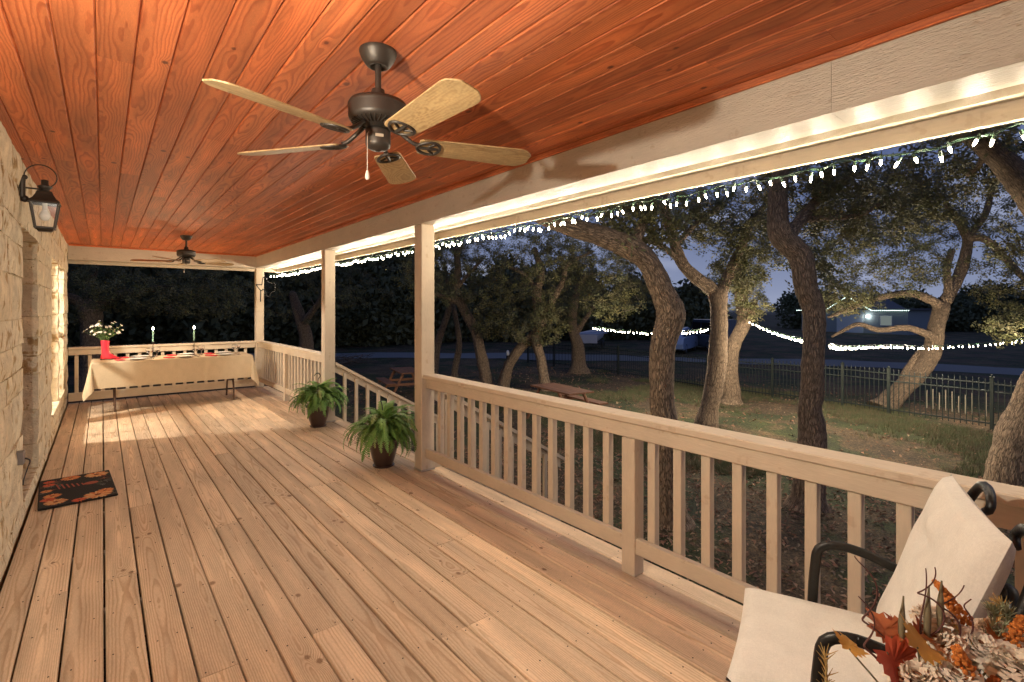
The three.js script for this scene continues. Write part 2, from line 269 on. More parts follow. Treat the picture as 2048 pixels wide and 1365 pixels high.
// deck: every board a piece of its own
const WALLX = -0.432, FARZ = -10.93, NEARZ = 2.2, CEILY = 2.58;
{
  const deck = structure('deck'), r = rng(41); let joints = [];
  for (let k = 0; ; k++) {
    let x0 = -0.4398 + 0.151 * k; const x1 = x0 + 0.1425; if (x0 > 2.45) break; x0 = Math.max(x0, WALLX + 0.004);
    let z = NEARZ - r() * 1.5, first = true;
    while (z > FARZ + 0.1) {
      let z1 = Math.round((z - 1.6 - r() * 3.2) / 0.406) * 0.406; if (first) { z = NEARZ; first = false; } if (z1 < FARZ + 0.7) z1 = FARZ + 0.02;
      const row = Math.floor(r() * ROWS), lift = (r() - 0.5) * 0.0025, cup = 0.0012, a = x0 + (r() - 0.5) * 0.0025, b = x1 + (r() - 0.5) * 0.0025, c = 0.005;
      const g = prism([[a, -0.035], [b, -0.035], [b, -c + lift], [b - c * 0.5, -c * 0.25 + lift], [b - c * 1.6, lift], [(a + b) / 2, lift - cup], [a + c * 1.6, lift], [a + c * 0.5, -c * 0.25 + lift], [a, -c + lift]], z1 + 0.0015, z - 0.0015);
      const p = g.attributes.position, uv = g.attributes.uv, ou = r();
      for (let i = 0; i < p.count; i++) { uv.setXY(i, ou + p.getZ(i) / PLANK, (row + 0.06 + 0.88 * clamp((p.getX(i) - a) / (b - a))) / ROWS); }
      mesh('board', g, M.deck[r() < 0.42 ? 0 : r() < 0.5 ? 1 : r() < 0.6 ? 2 : 3], deck);
      joints.push([a, b, z1, z, lift]); z = z1;
    }
  }
  // screws over each joist
  const sg = new THREE.CylinderGeometry(0.0036, 0.0036, 0.003, 7), sm = std([0.05, 0.035, 0.025], { roughness: 0.6, metalness: 0.3 }), list = [];
  for (const [a, b, z1, z0, l] of joints) { for (let j = Math.ceil(z1 / 0.406); j * 0.406 <= z0; j++) for (const t of [0.2, 0.8]) { if (r() < 0.12) continue; let z = j * 0.406 + (r() - 0.5) * 0.03; if (z > z0 - 0.02) z = z0 - 0.025; if (z < z1 + 0.02) z = z1 + 0.025; list.push([lerp(a, b, t) + (r() - 0.5) * 0.02, l - 0.0006, z]); } }
  const im = new THREE.InstancedMesh(sg, sm, list.length), m4 = new THREE.Matrix4(); list.forEach((q, i) => im.setMatrixAt(i, m4.makeTranslation(...q))); im.name = 'screw_heads'; im.userData.kind = 'stuff'; im.receiveShadow = true; deck.add(im);
  // frame under the boards
  for (let z = -10.7; z < NEARZ; z += 0.812) mesh('joist', cb(WALLX + 0.01, 2.53, -0.235, -0.037, z - 0.019, z + 0.019, 0.003, 0), M.paint, deck);
  mesh('rim_board', cb(2.532, 2.570, -0.25, -0.037, FARZ, NEARZ, 0.004), M.paint, deck);
  mesh('rim_board', cb(WALLX, 2.530, -0.25, -0.037, FARZ - 0.04, FARZ - 0.001, 0.004, 0), M.paint, deck);
  for (const z of [-10.8, -8.8, -6.95, -4.28, -2, 0.6]) mesh('deck_post', cb(2.39, 2.529, GY - 0.2, -0.036, z - 0.07, z + 0.07, 0.004, 1), M.paint, deck);
}
// ceiling: tongue and groove boards with V joints, roof slab above
{
  const ceil = structure('porch_ceiling'), r = rng(77);
  for (let k = -1; ; k++) {
    let x0 = -0.2686 + 0.1254 * (k - 1), x1 = x0 + 0.1238; if (x0 > 2.31) break; x1 = Math.min(x1, 2.319); if (x1 < WALLX) continue;
    let z = NEARZ, first = true;
    while (z > FARZ + 0.2) {
      let z1 = z - (first ? 0.6 + r() * 3 : 1.6 + r() * 2.8); first = false; if (z1 < FARZ + 0.6) z1 = FARZ + 0.17;
      const row = Math.floor(r() * ROWS), dy = (r() - 0.5) * 0.0016, c = 0.0068, y = CEILY + dy;
      const g = prism([[x0, y + 0.018], [x0, y + c], [x0 + c * 0.9, y], [x1 - c * 0.9, y], [x1, y + c], [x1, y + 0.018]], z1 + 0.0006, z - 0.0006);
      const p = g.attributes.position, uv = g.attributes.uv, ou = r();
      for (let i = 0; i < p.count; i++) uv.setXY(i, ou + p.getZ(i) / PLANK, (row + 0.06 + 0.88 * clamp((p.getX(i) - x0) / (x1 - x0))) / ROWS);
      mesh('plank', g, M.ceil[Math.floor(r() * 4)], ceil); z = z1;
    }
  }
  mesh('roof_deck', cb(-0.9, 3.0, CEILY + 0.022, CEILY + 0.14, FARZ - 0.4, NEARZ + 0.4, 0.004), std([0.2, 0.1, 0.05]), ceil);
  mesh('edge_trim', cb(2.298, 2.3185, CEILY - 0.034, CEILY - 0.0005, FARZ + 0.19, NEARZ, 0.004, 2, 0.3, 0.2), M.trimWood, ceil);
  mesh('edge_trim', cb(-0.42, 2.296, CEILY - 0.030, CEILY - 0.0005, -10.755, -10.735, 0.004, 0, 0.1, 0.45), M.trimWood, ceil);
}
// beams, soffit and fascia under the roof edge
{
  const b = thing('roof_beam', 'long beige rough-sawn beam running along the yard side of the porch under the orange ceiling', 'beam');
  mesh('beam_board', cb(2.32, 2.505, 2.335, 2.62, -0.7808, NEARZ, 0.0012), M.beam, b);
  mesh('beam_board', cb(2.3202, 2.5048, 2.3352, 2.62, FARZ + 0.02, -0.7812, 0.0012, 2, 0.7, 0.3), M.beam, b);
  const e = thing('end_beam', 'beige beam spanning the far end of the porch above the dining table', 'beam');
  mesh('beam_board', cb(-0.43, 2.3185, 2.33, 2.62, FARZ, -10.757, 0.006, 0), M.beam, e);
  const s = thing('roof_eave', 'cream eave with soffit vent strip and fascia board outside the long beam', 'eave');
  const soff = std([0.56, 0.50, 0.39], { roughness: 0.38, map: paintTex });
  mesh('soffit_strip', cb(2.507, 2.64, 2.363, 2.38, FARZ - 0.35, NEARZ + 0.3, 0.002), soff, s);
  mesh('soffit_strip', cb(2.745, 2.822, 2.363, 2.38, FARZ - 0.35, NEARZ + 0.3, 0.002), soff, s);
  { // perforated vent: a thin plate with rows of slots, lifted above the strips
    const v = mesh('vent_plate', cb(2.642, 2.743, 2.370, 2.373, FARZ - 0.3, NEARZ + 0.2, 0.0005), std([0.50, 0.42, 0.32], { roughness: 0.5 }), s);
    const slat = cb(-0.0016, 0.0016, 0, 0.006, FARZ - 0.3, NEARZ + 0.2, 0.0004);
    const L = []; for (let i = 0; i < 11; i++) L.push(slat.clone().translate(2.648 + i * 0.009, 2.3635, 0)); const vs = mesh('vent_louvres', merge(L), soff, s); vs.userData.kind = 'stuff';
  }
  mesh('fascia_board', cb(2.824, 2.856, 2.283, 2.46, FARZ - 0.35, -3.42, 0.003), M.paint, s);
  mesh('fascia_board', cb(2.8242, 2.8562, 2.2835, 2.46, -3.418, NEARZ + 0.3, 0.003, 2, 0.4, 0.6), M.paint, s);
  mesh('end_fascia', cb(-0.6, 2.822, 2.30, 2.46, FARZ - 0.38, FARZ - 0.35, 0.003, 0), M.paint, s);
  mesh('end_soffit', cb(-0.6, 2.505, 2.38, 2.395, FARZ - 0.35, FARZ - 0.002, 0.003, 0), soff, s);
  mesh('roof_edge', cb(2.505, 2.94, 2.462, 2.72, FARZ - 0.42, NEARZ + 0.4, 0.004), std([0.12, 0.11, 0.10]), s);
}
// posts
for (const [z, label] of [[-4.28, 'beige porch post nearest the camera, with a potted fern at its foot'], [-6.93, 'beige porch post at the far side of the stair opening, behind a fern'], [-10.83, 'beige corner post at the far end of the porch by the Texas outline']]) {
  const t = thing('porch_post', label, 'post', [0, 0, z], 0, 'posts along the yard side of the porch');
  mesh('shaft', cb(2.325, 2.465, 0.001, 2.3345, -0.07, 0.07, 0.006, 1, z, z), M.paint, t);
  mesh('foot_flashing', cb(2.3225, 2.4675, 0.0015, 0.02, -0.0725, 0.0725, 0.002, 1), std([0.40, 0.36, 0.30], { metalness: 0.3, roughness: 0.5 }), t);
}
{ const t = thing('porch_post', 'beige porch post behind the cushioned chair, past the right edge', 'post', [0, 0, 0.7], 0, 'posts along the yard side of the porch'); mesh('shaft', cb(2.325, 2.465, 0.001, 2.3345, -0.07, 0.07, 0.006, 1), M.paint, t); }
// railings: cap, top board, bottom board, each baluster and support its own piece. Built along z at local x = 0 (inner face)
function railing(label, x, z0, z1, supports, startBal, along = 'z', low = [0.128, 0.217]) {
  const t = thing('porch_railing', label, 'railing', along === 'z' ? [x, 0, 0] : [0, 0, x], 0, 'railings round the porch'), len = z1 - z0;
  const B = (a0, a1, y0, y1, l0, l1, c, long) => along === 'z' ? cb(a0, a1, y0, y1, l0, l1, c, long === 'y' ? 1 : 2, x + l0, a0) : cb(l0, l1, y0, y1, -a1, -a0, c, long === 'y' ? 1 : 0, l0, a0);
  mesh('cap', B(-0.028, 0.112, 0.877, 0.915, z0, z1, 0.005), M.paint, t);
  mesh('top_board', B(0, 0.038, 0.787, 0.8765, z0, z1, 0.004), M.paint, t);
  mesh('bottom_board', B(0.0005, 0.038, low[0], low[1], z0, z1, 0.004), M.paint, t);
  for (const s of supports) mesh('support', B(-0.013, 0.0765, 0.002, 0.7865, s, s + 0.092, 0.004, 'y'), M.paint, t);
  for (let z = startBal; z < z1 - 0.03; z += 0.1652) { if (z < z0 + 0.01 || supports.some(s => z + 0.05 > s && z < s + 0.1)) continue; mesh('baluster', B(0.0385, 0.083, low[0] + 0.002, 0.8765, z, z + 0.05, 0.003, 'y'), M.paint, t); }
  return t;
}
railing('long beige porch railing behind the white cushioned chair', 2.365, -4.208, NEARZ, [-1.884, 0.9], -4.054);
railing('beige porch railing between the far corner post and the stair opening', 2.365, -10.757, -7.002, [-8.98], -10.68);
railing('beige end railing behind the long dining table', -10.79, -0.425, 2.322, [], -0.35, 'x', [0.04, 0.178]);
// stair rails and steps
function stairRail(z, label) {
  const t = thing('stair_railing', label, 'stair railing', [2.466, 0, z], 0, 'railings down the porch stair'), sl = -0.585, L = 1.78;
  const slant = (y0, y1, x0, x1, d0, d1) => { const g = new Geo(), o = [(x0 + x1) / 2, (y0 + y1) / 2 + sl * (x0 + x1) / 2, (d0 + d1) / 2], p = (x, y, d) => [x, y + sl * x, d];
    g.quad(p(x0, y0, d0), p(x1, y0, d0), p(x1, y1, d0), p(x0, y1, d0), o).quad(p(x0, y0, d1), p(x1, y0, d1), p(x1, y1, d1), p(x0, y1, d1), o).quad(p(x0, y1, d0), p(x1, y1, d0), p(x1, y1, d1), p(x0, y1, d1), o).quad(p(x0, y0, d0), p(x1, y0, d0), p(x1, y0, d1), p(x0, y0, d1), o).quad(p(x0, y0, d0), p(x0, y1, d0), p(x0, y1, d1), p(x0, y0, d1), o).quad(p(x1, y0, d0), p(x1, y1, d0), p(x1, y1, d1), p(x1, y0, d1), o); return boxUV(g.build(), 0); };
  mesh('cap', slant(0.775, 0.815, 0.002, L, -0.07, 0.07), M.paint, t);
  mesh('top_board', slant(0.675, 0.7745, 0.002, L - 0.05, -0.02, 0.02), M.paint, t);
  mesh('bottom_board', slant(-0.02, 0.075, 0.002, L - 0.05, -0.0195, 0.0195), M.paint, t);
  for (let x = 0.12; x < L - 0.2; x += 0.165) mesh('baluster', cb(x, x + 0.042, sl * x + 0.0, sl * x + 0.72, 0.021, 0.06, 0.003, 1), M.paint, t);
  mesh('newel', cb(L - 0.14, L - 0.05, GY - 0.05, sl * (L - 0.05) + 0.774, -0.045, -0.0205, 0.004, 1), M.paint, t);
}
stairRail(-6.93, 'beige stair railing sloping down to the yard behind the ferns');
stairRail(-4.28, 'beige stair railing seen through the balusters of the long railing');
{
  const t = thing('porch_stair', 'wooden steps going down from the deck to the yard between two posts', 'stair', [2.572, 0, -5.605]);
  for (let i = 1; i <= 5; i++) { for (const k of [0, 1]) mesh('tread', cb((i - 1) * 0.28 + k * 0.141, (i - 1) * 0.28 + k * 0.141 + 0.136, -0.192 * i - 0.038, -0.192 * i, -1.24, 1.24, 0.005, 2, i * 0.3, 0), M.deck[(i + k) % 4], t); mesh('riser', cb((i - 1) * 0.28 - 0.022, (i - 1) * 0.28 - 0.002, -0.192 * i - 0.036, -0.192 * (i - 1) - 0.04, -1.23, 1.23, 0.002, 2), M.paint, t); }
  for (const z of [-1.262, 1.262]) mesh('stringer', prism([[0, -0.05], [0, -0.5], [1.42, -1.2], [1.42, -1.0]], z - 0.019, z + 0.019), M.paint, t);
}

// ================================================================ the house: stone wall with door and windows
const DOOR = [-6.12, -5.0, 0.13, 2.12], WIN = [[-8.75, -7.65, 0.34, 2.21], [-9.97, -8.88, 0.34, 2.21]], WALLTOP = 2.62, WALLEND = FARZ - 0.02;
const house = thing('stone_house', 'pale limestone house wall with door and window recesses along the left side of the porch', 'house');
{
  const openings = [DOOR, ...WIN], inset = 0.014, xb = -0.80, xf = WALLX - 0.016, core = [];
  const zs = [WALLEND, WIN[1][0] - inset, WIN[1][1] + inset, WIN[0][0] - inset, WIN[0][1] + inset, DOOR[0] - inset, DOOR[1] + inset, NEARZ + 0.4];
  for (let i = 0; i < zs.length - 1; i++) { const a = zs[i], b = zs[i + 1]; if (b - a < 0.02) continue; const o = openings.find(q => (a + b) / 2 > q[0] && (a + b) / 2 < q[1]);
    if (!o) core.push(cb(xb, xf, GY - 0.2, WALLTOP, a, b, 0.001)); else { core.push(cb(xb, xf, GY - 0.2, o[2] - inset, a, b, 0.001)); core.push(cb(xb, xf, o[3] + inset, WALLTOP, a, b, 0.001)); } }
  mesh('wall_core', merge(core), M.mortar, house);
  // coursed limestone blocks: rows of uneven height cut round the openings, each block with a hand-split face
  const r = rng(1234);
  const rows = []; { let y = 0.005; while (y < WALLTOP - 0.03) { let h = 0.15 + 0.17 * r(); if (y + h > WALLTOP - 0.1) h = WALLTOP - y; const hit = [0.13, 0.34, 2.12, 2.21].find(e => y < e - 0.03 && y + h > e - 0.06); if (hit && hit - y > 0.09) h = Math.min(hit - y, h + 0.12); rows.push([y, y + h]); y += h; } }
  function block(y0, y1, z0, z1, seed, openLo, openHi) {
    const J = 0.0045, dep = 0.19; y0 += J; y1 -= J; if (!openLo) z0 += J; if (!openHi) z1 -= J;
    const nz = clamp(Math.round((z1 - z0) / 0.09), 2, 6), ny = clamp(Math.round((y1 - y0) / 0.09), 2, 3), g = new Geo(), pts = [];
    const P = (i, j) => { const u = i / nz, v = j / ny; let z = lerp(z0, z1, u), y = lerp(y0, y1, v); const eu = Math.min(u, 1 - u) * (z1 - z0), ev = Math.min(v, 1 - v) * (y1 - y0); const edge = sst(0, 0.035, Math.min(eu, ev)); const w = (1 - edge) * 0.0055;
      z += n3(z * 6, y * 6, seed) * 0.006; y += n3(z * 6, y * 6, seed + 9) * 0.005;
      return [WALLX - 0.011 + edge * 0.010 + 0.012 * n3(z * 4.5, y * 5.5, seed * 0.7) + 0.006 * n3(z * 14, y * 14, seed), y, z]; };
    for (let j = 0; j <= ny; j++) { pts.push([]); for (let i = 0; i <= nz; i++) pts[j].push(P(i, j)); }
    const o = [WALLX - dep / 2, (y0 + y1) / 2, (z0 + z1) / 2], o2 = [WALLX - 1, o[1], o[2]];
    for (let j = 0; j < ny; j++) for (let i = 0; i < nz; i++) g.quad(pts[j][i], pts[j][i + 1], pts[j + 1][i + 1], pts[j + 1][i], o2);
    const back = (q, t) => [q[0] - dep * t, q[1] + 0.004 * n3(q[1] * 20, t * 4, seed), q[2] + 0.009 * n3(q[1] * 9 + t * 3, q[2] * 3, seed + t)];
    const strip = L => { for (let i = 0; i < L.length - 1; i++) { g.quad(L[i], L[i + 1], back(L[i + 1], 0.45), back(L[i], 0.45), o); g.quad(back(L[i], 0.45), back(L[i + 1], 0.45), back(L[i + 1], 1), back(L[i], 1), o); } };
    strip(pts[0]); strip(pts[ny]); strip(pts.map(q => q[0])); strip(pts.map(q => q[nz]));
    const b = g.build(), p = b.attributes.position, uv = b.attributes.uv; const ou = r() * 5, ov = r() * 5;
    boxUV(b, 2, ou, ov, 1, 1); return b;
  }
  let n = 0;
  for (const [y0, y1] of rows) {
    const ym = (y0 + y1) / 2; let cuts = openings.filter(o => ym > o[2] && ym < o[3]).map(o => [o[0], o[1]]).sort((a, b) => b[1] - a[1]);
    const spans = []; let z = NEARZ + 0.3; for (const [a, b] of cuts) { spans.push([b, z, true, z < NEARZ]); z = a; } spans.push([WALLEND, z, true, z < NEARZ]);
    for (const [lo, hi, oLo, oHi] of spans) {
      const L = hi - lo; const k = Math.max(1, Math.round(L / (0.55 + 0.25 * r()))); let w = []; for (let i = 0; i < k; i++) w.push(0.6 + r()); const S = w.reduce((a, b) => a + b, 0); let z1 = hi;
      for (let i = 0; i < k; i++) { const z0 = i === k - 1 ? lo : z1 - w[i] / S * L; mesh('stone', block(y0, y1, z0, z1, n * 3.7 + 1, i === k - 1 && oLo, i === 0 && oHi), M.stone[Math.floor(r() * 4)], house); n++; z1 = z0; }
    }
  }
  console.log('stones', n);
  // window and door fittings
  for (const w of WIN) {
    const [z0, z1, y0, y1] = w, win = new THREE.Group(); win.name = 'window'; house.add(win);
    mesh('sill', cb(-0.80, WALLX + 0.008, y0 - 0.013, y0 + 0.004, z0 - 0.012, z1 + 0.012, 0.004), M.stone[1], win);
    const F = (a, b, c, d) => mesh('frame', cb(-0.655, -0.605, c, d, a, b, 0.003), M.white, win), e = 0.05, q = 0.0045;
    F(z0 - 0.01, z0 + e, y0 + q, y1 + 0.01); F(z1 - e, z1 + 0.01, y0 + q, y1 + 0.01); F(z0 + e + 0.001, z1 - e - 0.001, y0 + q, y0 + e); F(z0 + e + 0.001, z1 - e - 0.001, y1 - e, y1 + 0.01);
    mesh('meeting_rail', cb(-0.65, -0.61, (y0 + y1) / 2 - 0.025, (y0 + y1) / 2 + 0.025, z0 + e + 0.002, z1 - e - 0.002, 0.003), M.white, win);
    for (const s of [0.36, 0.64]) mesh('muntin', cb(-0.642, -0.618, y0 + e, y1 - e, lerp(z0, z1, s) - 0.011, lerp(z0, z1, s) + 0.011, 0.002, 1), M.white, win);
    mesh('pane', cb(-0.6315, -0.6285, y0 + e - 0.005, y1 - e + 0.005, z0 + e - 0.005, z1 - e + 0.005, 0.0005), M.glass, win);
  }
  const door = new THREE.Group(); door.name = 'door'; house.add(door);
  mesh('leaf', cb(-0.735, -0.69, DOOR[2] + 0.006, DOOR[3] - 0.07, DOOR[0] + 0.09, DOOR[1] - 0.09, 0.003, 1), M.doorWood, door);
  for (const [a, b] of [[0.35, 1.0], [1.15, 1.85]]) for (const [c, d] of [[0.2, 0.5], [0.62, 0.92]]) mesh('panel', cb(-0.689, -0.678, a, b, DOOR[0] + c, DOOR[0] + d, 0.008, 1), M.doorWood, door);
  mesh('handle', tube([[-0.688, 1.02, DOOR[1] - 0.16, 0.012], [-0.64, 1.02, DOOR[1] - 0.16, 0.011], [-0.635, 1.015, DOOR[1] - 0.27, 0.009]], 8, { step: 0.02 }), M.bronze, door);
  const JF = (...q) => mesh('door_frame', cb(...q), M.white, house);
  JF(-0.76, -0.66, DOOR[2] + 0.004, DOOR[3] + 0.01, DOOR[0] - 0.01, DOOR[0] + 0.085, 0.004, 1); JF(-0.76, -0.66, DOOR[2] + 0.004, DOOR[3] + 0.01, DOOR[1] - 0.085, DOOR[1] + 0.01, 0.004, 1); JF(-0.759, -0.661, DOOR[3] - 0.065, DOOR[3] + 0.01, DOOR[0] + 0.086, DOOR[1] - 0.086, 0.004);
  mesh('threshold', cb(-0.80, WALLX - 0.006, DOOR[2] - 0.014, DOOR[2] + 0.002, DOOR[0] - 0.012, DOOR[1] + 0.012, 0.006), M.stone[2], house);
  mesh('lintel', cb(-0.66, WALLX - 0.012, WIN[0][3] - 0.0, WIN[0][3] + 0.013, WIN[0][0] - 0.011, WIN[0][1] + 0.011, 0.002), M.doorWood, house);
  mesh('lintel', cb(-0.66, WALLX - 0.012, WIN[1][3] - 0.0, WIN[1][3] + 0.013, WIN[1][0] - 0.011, WIN[1][1] + 0.011, 0.002), M.doorWood, house);
  // the lit room behind the windows, and the rest of the house closed off
  mesh('interior_wall', merge([cb(-4.62, -4.5, -0.1, 2.62, -10.95, -6.75, 0.001), cb(-4.5, -0.81, -0.1, 2.62, -6.87, -6.75, 0.001), cb(-4.5, -0.81, -0.1, 2.62, -10.95, -10.83, 0.001)]), M.plaster, house);
  mesh('interior_floor', cb(-4.5, -0.801, -0.1, 0.02, -10.829, -6.871, 0.001), M.floorIn, house);
  mesh('interior_ceiling', cb(-4.5, -0.801, 2.5, 2.61, -10.829, -6.871, 0.001), M.plaster, house);
}
{ // ceiling light in that room: its light falls through the two windows onto the deck
  const t = thing('ceiling_light', 'lit ceiling light in the room behind the two far windows', 'ceiling light', [-2.0, 2.5, -8.2]);
  mesh('base_plate', at(lathe([[0, 0], [0.09, 0], [0.09, -0.02], [0.05, -0.03], [0, -0.03]]), 0, 0, 0), M.bronze, t);
  mesh('globe', at(new THREE.SphereGeometry(0.07, 18, 12), 0, -0.11, 0), glow(ROOM, 12), t);
  const l = new THREE.PointLight(ROOM, LAMP.room); l.position.set(0, -0.11, 0); l.castShadow = true; l.shadow.radius = 3.5; t.add(l);
}
// wall lanterns
function lantern(label, p, lit) {
  const t = thing('wall_lantern', label, 'lantern', p, 0, 'wall lanterns on the stone house');     // origin: wall face at bulb height
  const c = 0.115, fr = [];                                                                        // distance of the lantern's axis from the wall
  mesh('back_plate', merge([cb(-0.012, 0.016, 0.10, 0.245, -0.028, 0.028, 0.008), at(new THREE.SphereGeometry(0.024, 12, 8), 0.012, 0.098, 0), at(new THREE.SphereGeometry(0.017, 12, 8), 0.012, 0.247, 0)]), M.bronze, t);
  mesh('arm', merge([tube([[0.01, 0.175, 0, 0.006], [c, 0.175, 0, 0.006]], 8), tube([[0.01, 0.1, 0, 0.012], [0.03, 0.085, 0, 0.010], [0.05, 0.09, 0, 0.008]], 8, { step: 0.01 })]), M.bronze, t);
  { const L = []; for (let i = 0; i <= 26; i++) { const a = Math.PI * (1.12 - i / 26 * 1.62), rr = 0.086 - 0.02 * sst(0.6, 1, i / 26); L.push([0.095 + rr * Math.cos(a), 0.255 + rr * 1.05 * Math.sin(a), 0, 0.0038]); } mesh('scroll', tube(L, 7), M.bronze, t); }
  // roof: curved pyramid
  { const prof = [[0.098, 0.078], [0.094, 0.088], [0.072, 0.105], [0.055, 0.135], [0.046, 0.158], [0.022, 0.168]], g = new Geo(); for (let i = 0; i < prof.length - 1; i++) for (let k = 0; k < 4; k++) { const q = (a, kk) => { const th = kk * Math.PI / 2 + Math.PI / 4; return [c + a[0] * 1.414 * Math.cos(th) * 0.86, a[1], a[0] * 1.414 * Math.sin(th) * 0.86]; }; g.quad(q(prof[i], k), q(prof[i], k + 1), q(prof[i + 1], k + 1), q(prof[i + 1], k), [c, 0.06, 0]); } mesh('roof', g.build(), M.bronze, t); }
  mesh('finial', merge([at(lathe([[0.024, 0], [0.028, 0.012], [0.044, 0.03], [0.03, 0.034], [0.02, 0.045], [0.02, 0.075], [0.012, 0.078], [0, 0.078]], 8), c, 0.166, 0)]), M.bronze, t);
  const top = 0.079, bot = -0.095, wt = 0.074, wb = 0.050;
  for (const [sx, sz] of [[1, 1], [1, -1], [-1, 1], [-1, -1]]) fr.push(tube([[c + sx * wt, top, sz * wt, 0.0055], [c + sx * wb, bot, sz * wb, 0.0055]], 6));
  for (const [y, w] of [[top, wt], [bot, wb]]) for (const s of [-1, 1]) { fr.push(cb(c - w - 0.006, c + w + 0.006, y - 0.006, y + 0.006, s * w - 0.006, s * w + 0.006, 0.002)); fr.push(cb(c + s * w - 0.0055, c + s * w + 0.0055, y - 0.0055, y + 0.0055, -w, w, 0.002)); }
  mesh('cage', merge(fr), M.bronze, t);
  mesh('base', at(lathe([[0, -0.012], [0.05, -0.012], [0.062, 0], [0.062, 0.007], [0, 0.007]], 4).rotateY(Math.PI / 4), c, bot - 0.012, 0), M.bronze, t);
  for (let k = 0; k < 4; k++) { const g = new Geo(), q = (w, y, s) => { const th = k * Math.PI / 2, x = w * 0.985, z = s * w * 0.93; return [c + x * Math.cos(th) - z * Math.sin(th), y, x * Math.sin(th) + z * Math.cos(th)]; }; g.quad(q(wb, bot + 0.008, -1), q(wb, bot + 0.008, 1), q(wt, top - 0.008, 1), q(wt, top - 0.008, -1), [c, 0, 0]); mesh('pane', g.build(), lit ? M.glass : M.seeded, t); }
  mesh('socket', at(new THREE.CylinderGeometry(0.014, 0.014, 0.045, 12), c, 0.055, 0), std([0.6, 0.58, 0.52]), t);
  mesh('bulb', at(lathe([[0, -0.045], [0.018, -0.04], [0.03, -0.018], [0.03, 0.0], [0.018, 0.022], [0.013, 0.034]], 16), c, 0, 0), lit ? glow(LANT, 25) : std([0.78, 0.76, 0.70], { roughness: 0.15 }), t);
  if (lit) { const l = new THREE.PointLight(LANT, LAMP.lantern); l.position.set(c, -0.012, 0); l.castShadow = true; l.shadow.radius = 1.4; t.add(l); }
  return t;
}
lantern('unlit black wall lantern with clear panes hanging on the stone beside the door', [WALLX + 0.004, 2.195, -4.82], false);
lantern('lit wall lantern on the stone wall left of the camera, outside the picture', [WALLX + 0.004, 1.97, -1.28], true);
{ // weatherproof socket with a cord
  const t = thing('outlet_box', 'small dark weatherproof outlet box with a hanging cord low on the stone wall', 'outlet', [WALLX, 0.545, -4.62]);
  mesh('box', cb(-0.02, 0.035, -0.035, 0.05, -0.035, 0.035, 0.006), std([0.16, 0.14, 0.13], { roughness: 0.5 }), t);
  mesh('cord', tube([[0.036, 0.0, 0, 0.006], [0.06, -0.015, 0.01, 0.005], [0.05, -0.06, 0.015, 0.004], [0.03, -0.14, 0.01, 0.004], [0.028, -0.17, 0.02, 0.004]], 6, { step: 0.015 }), std([0.03, 0.03, 0.03]), t);
}

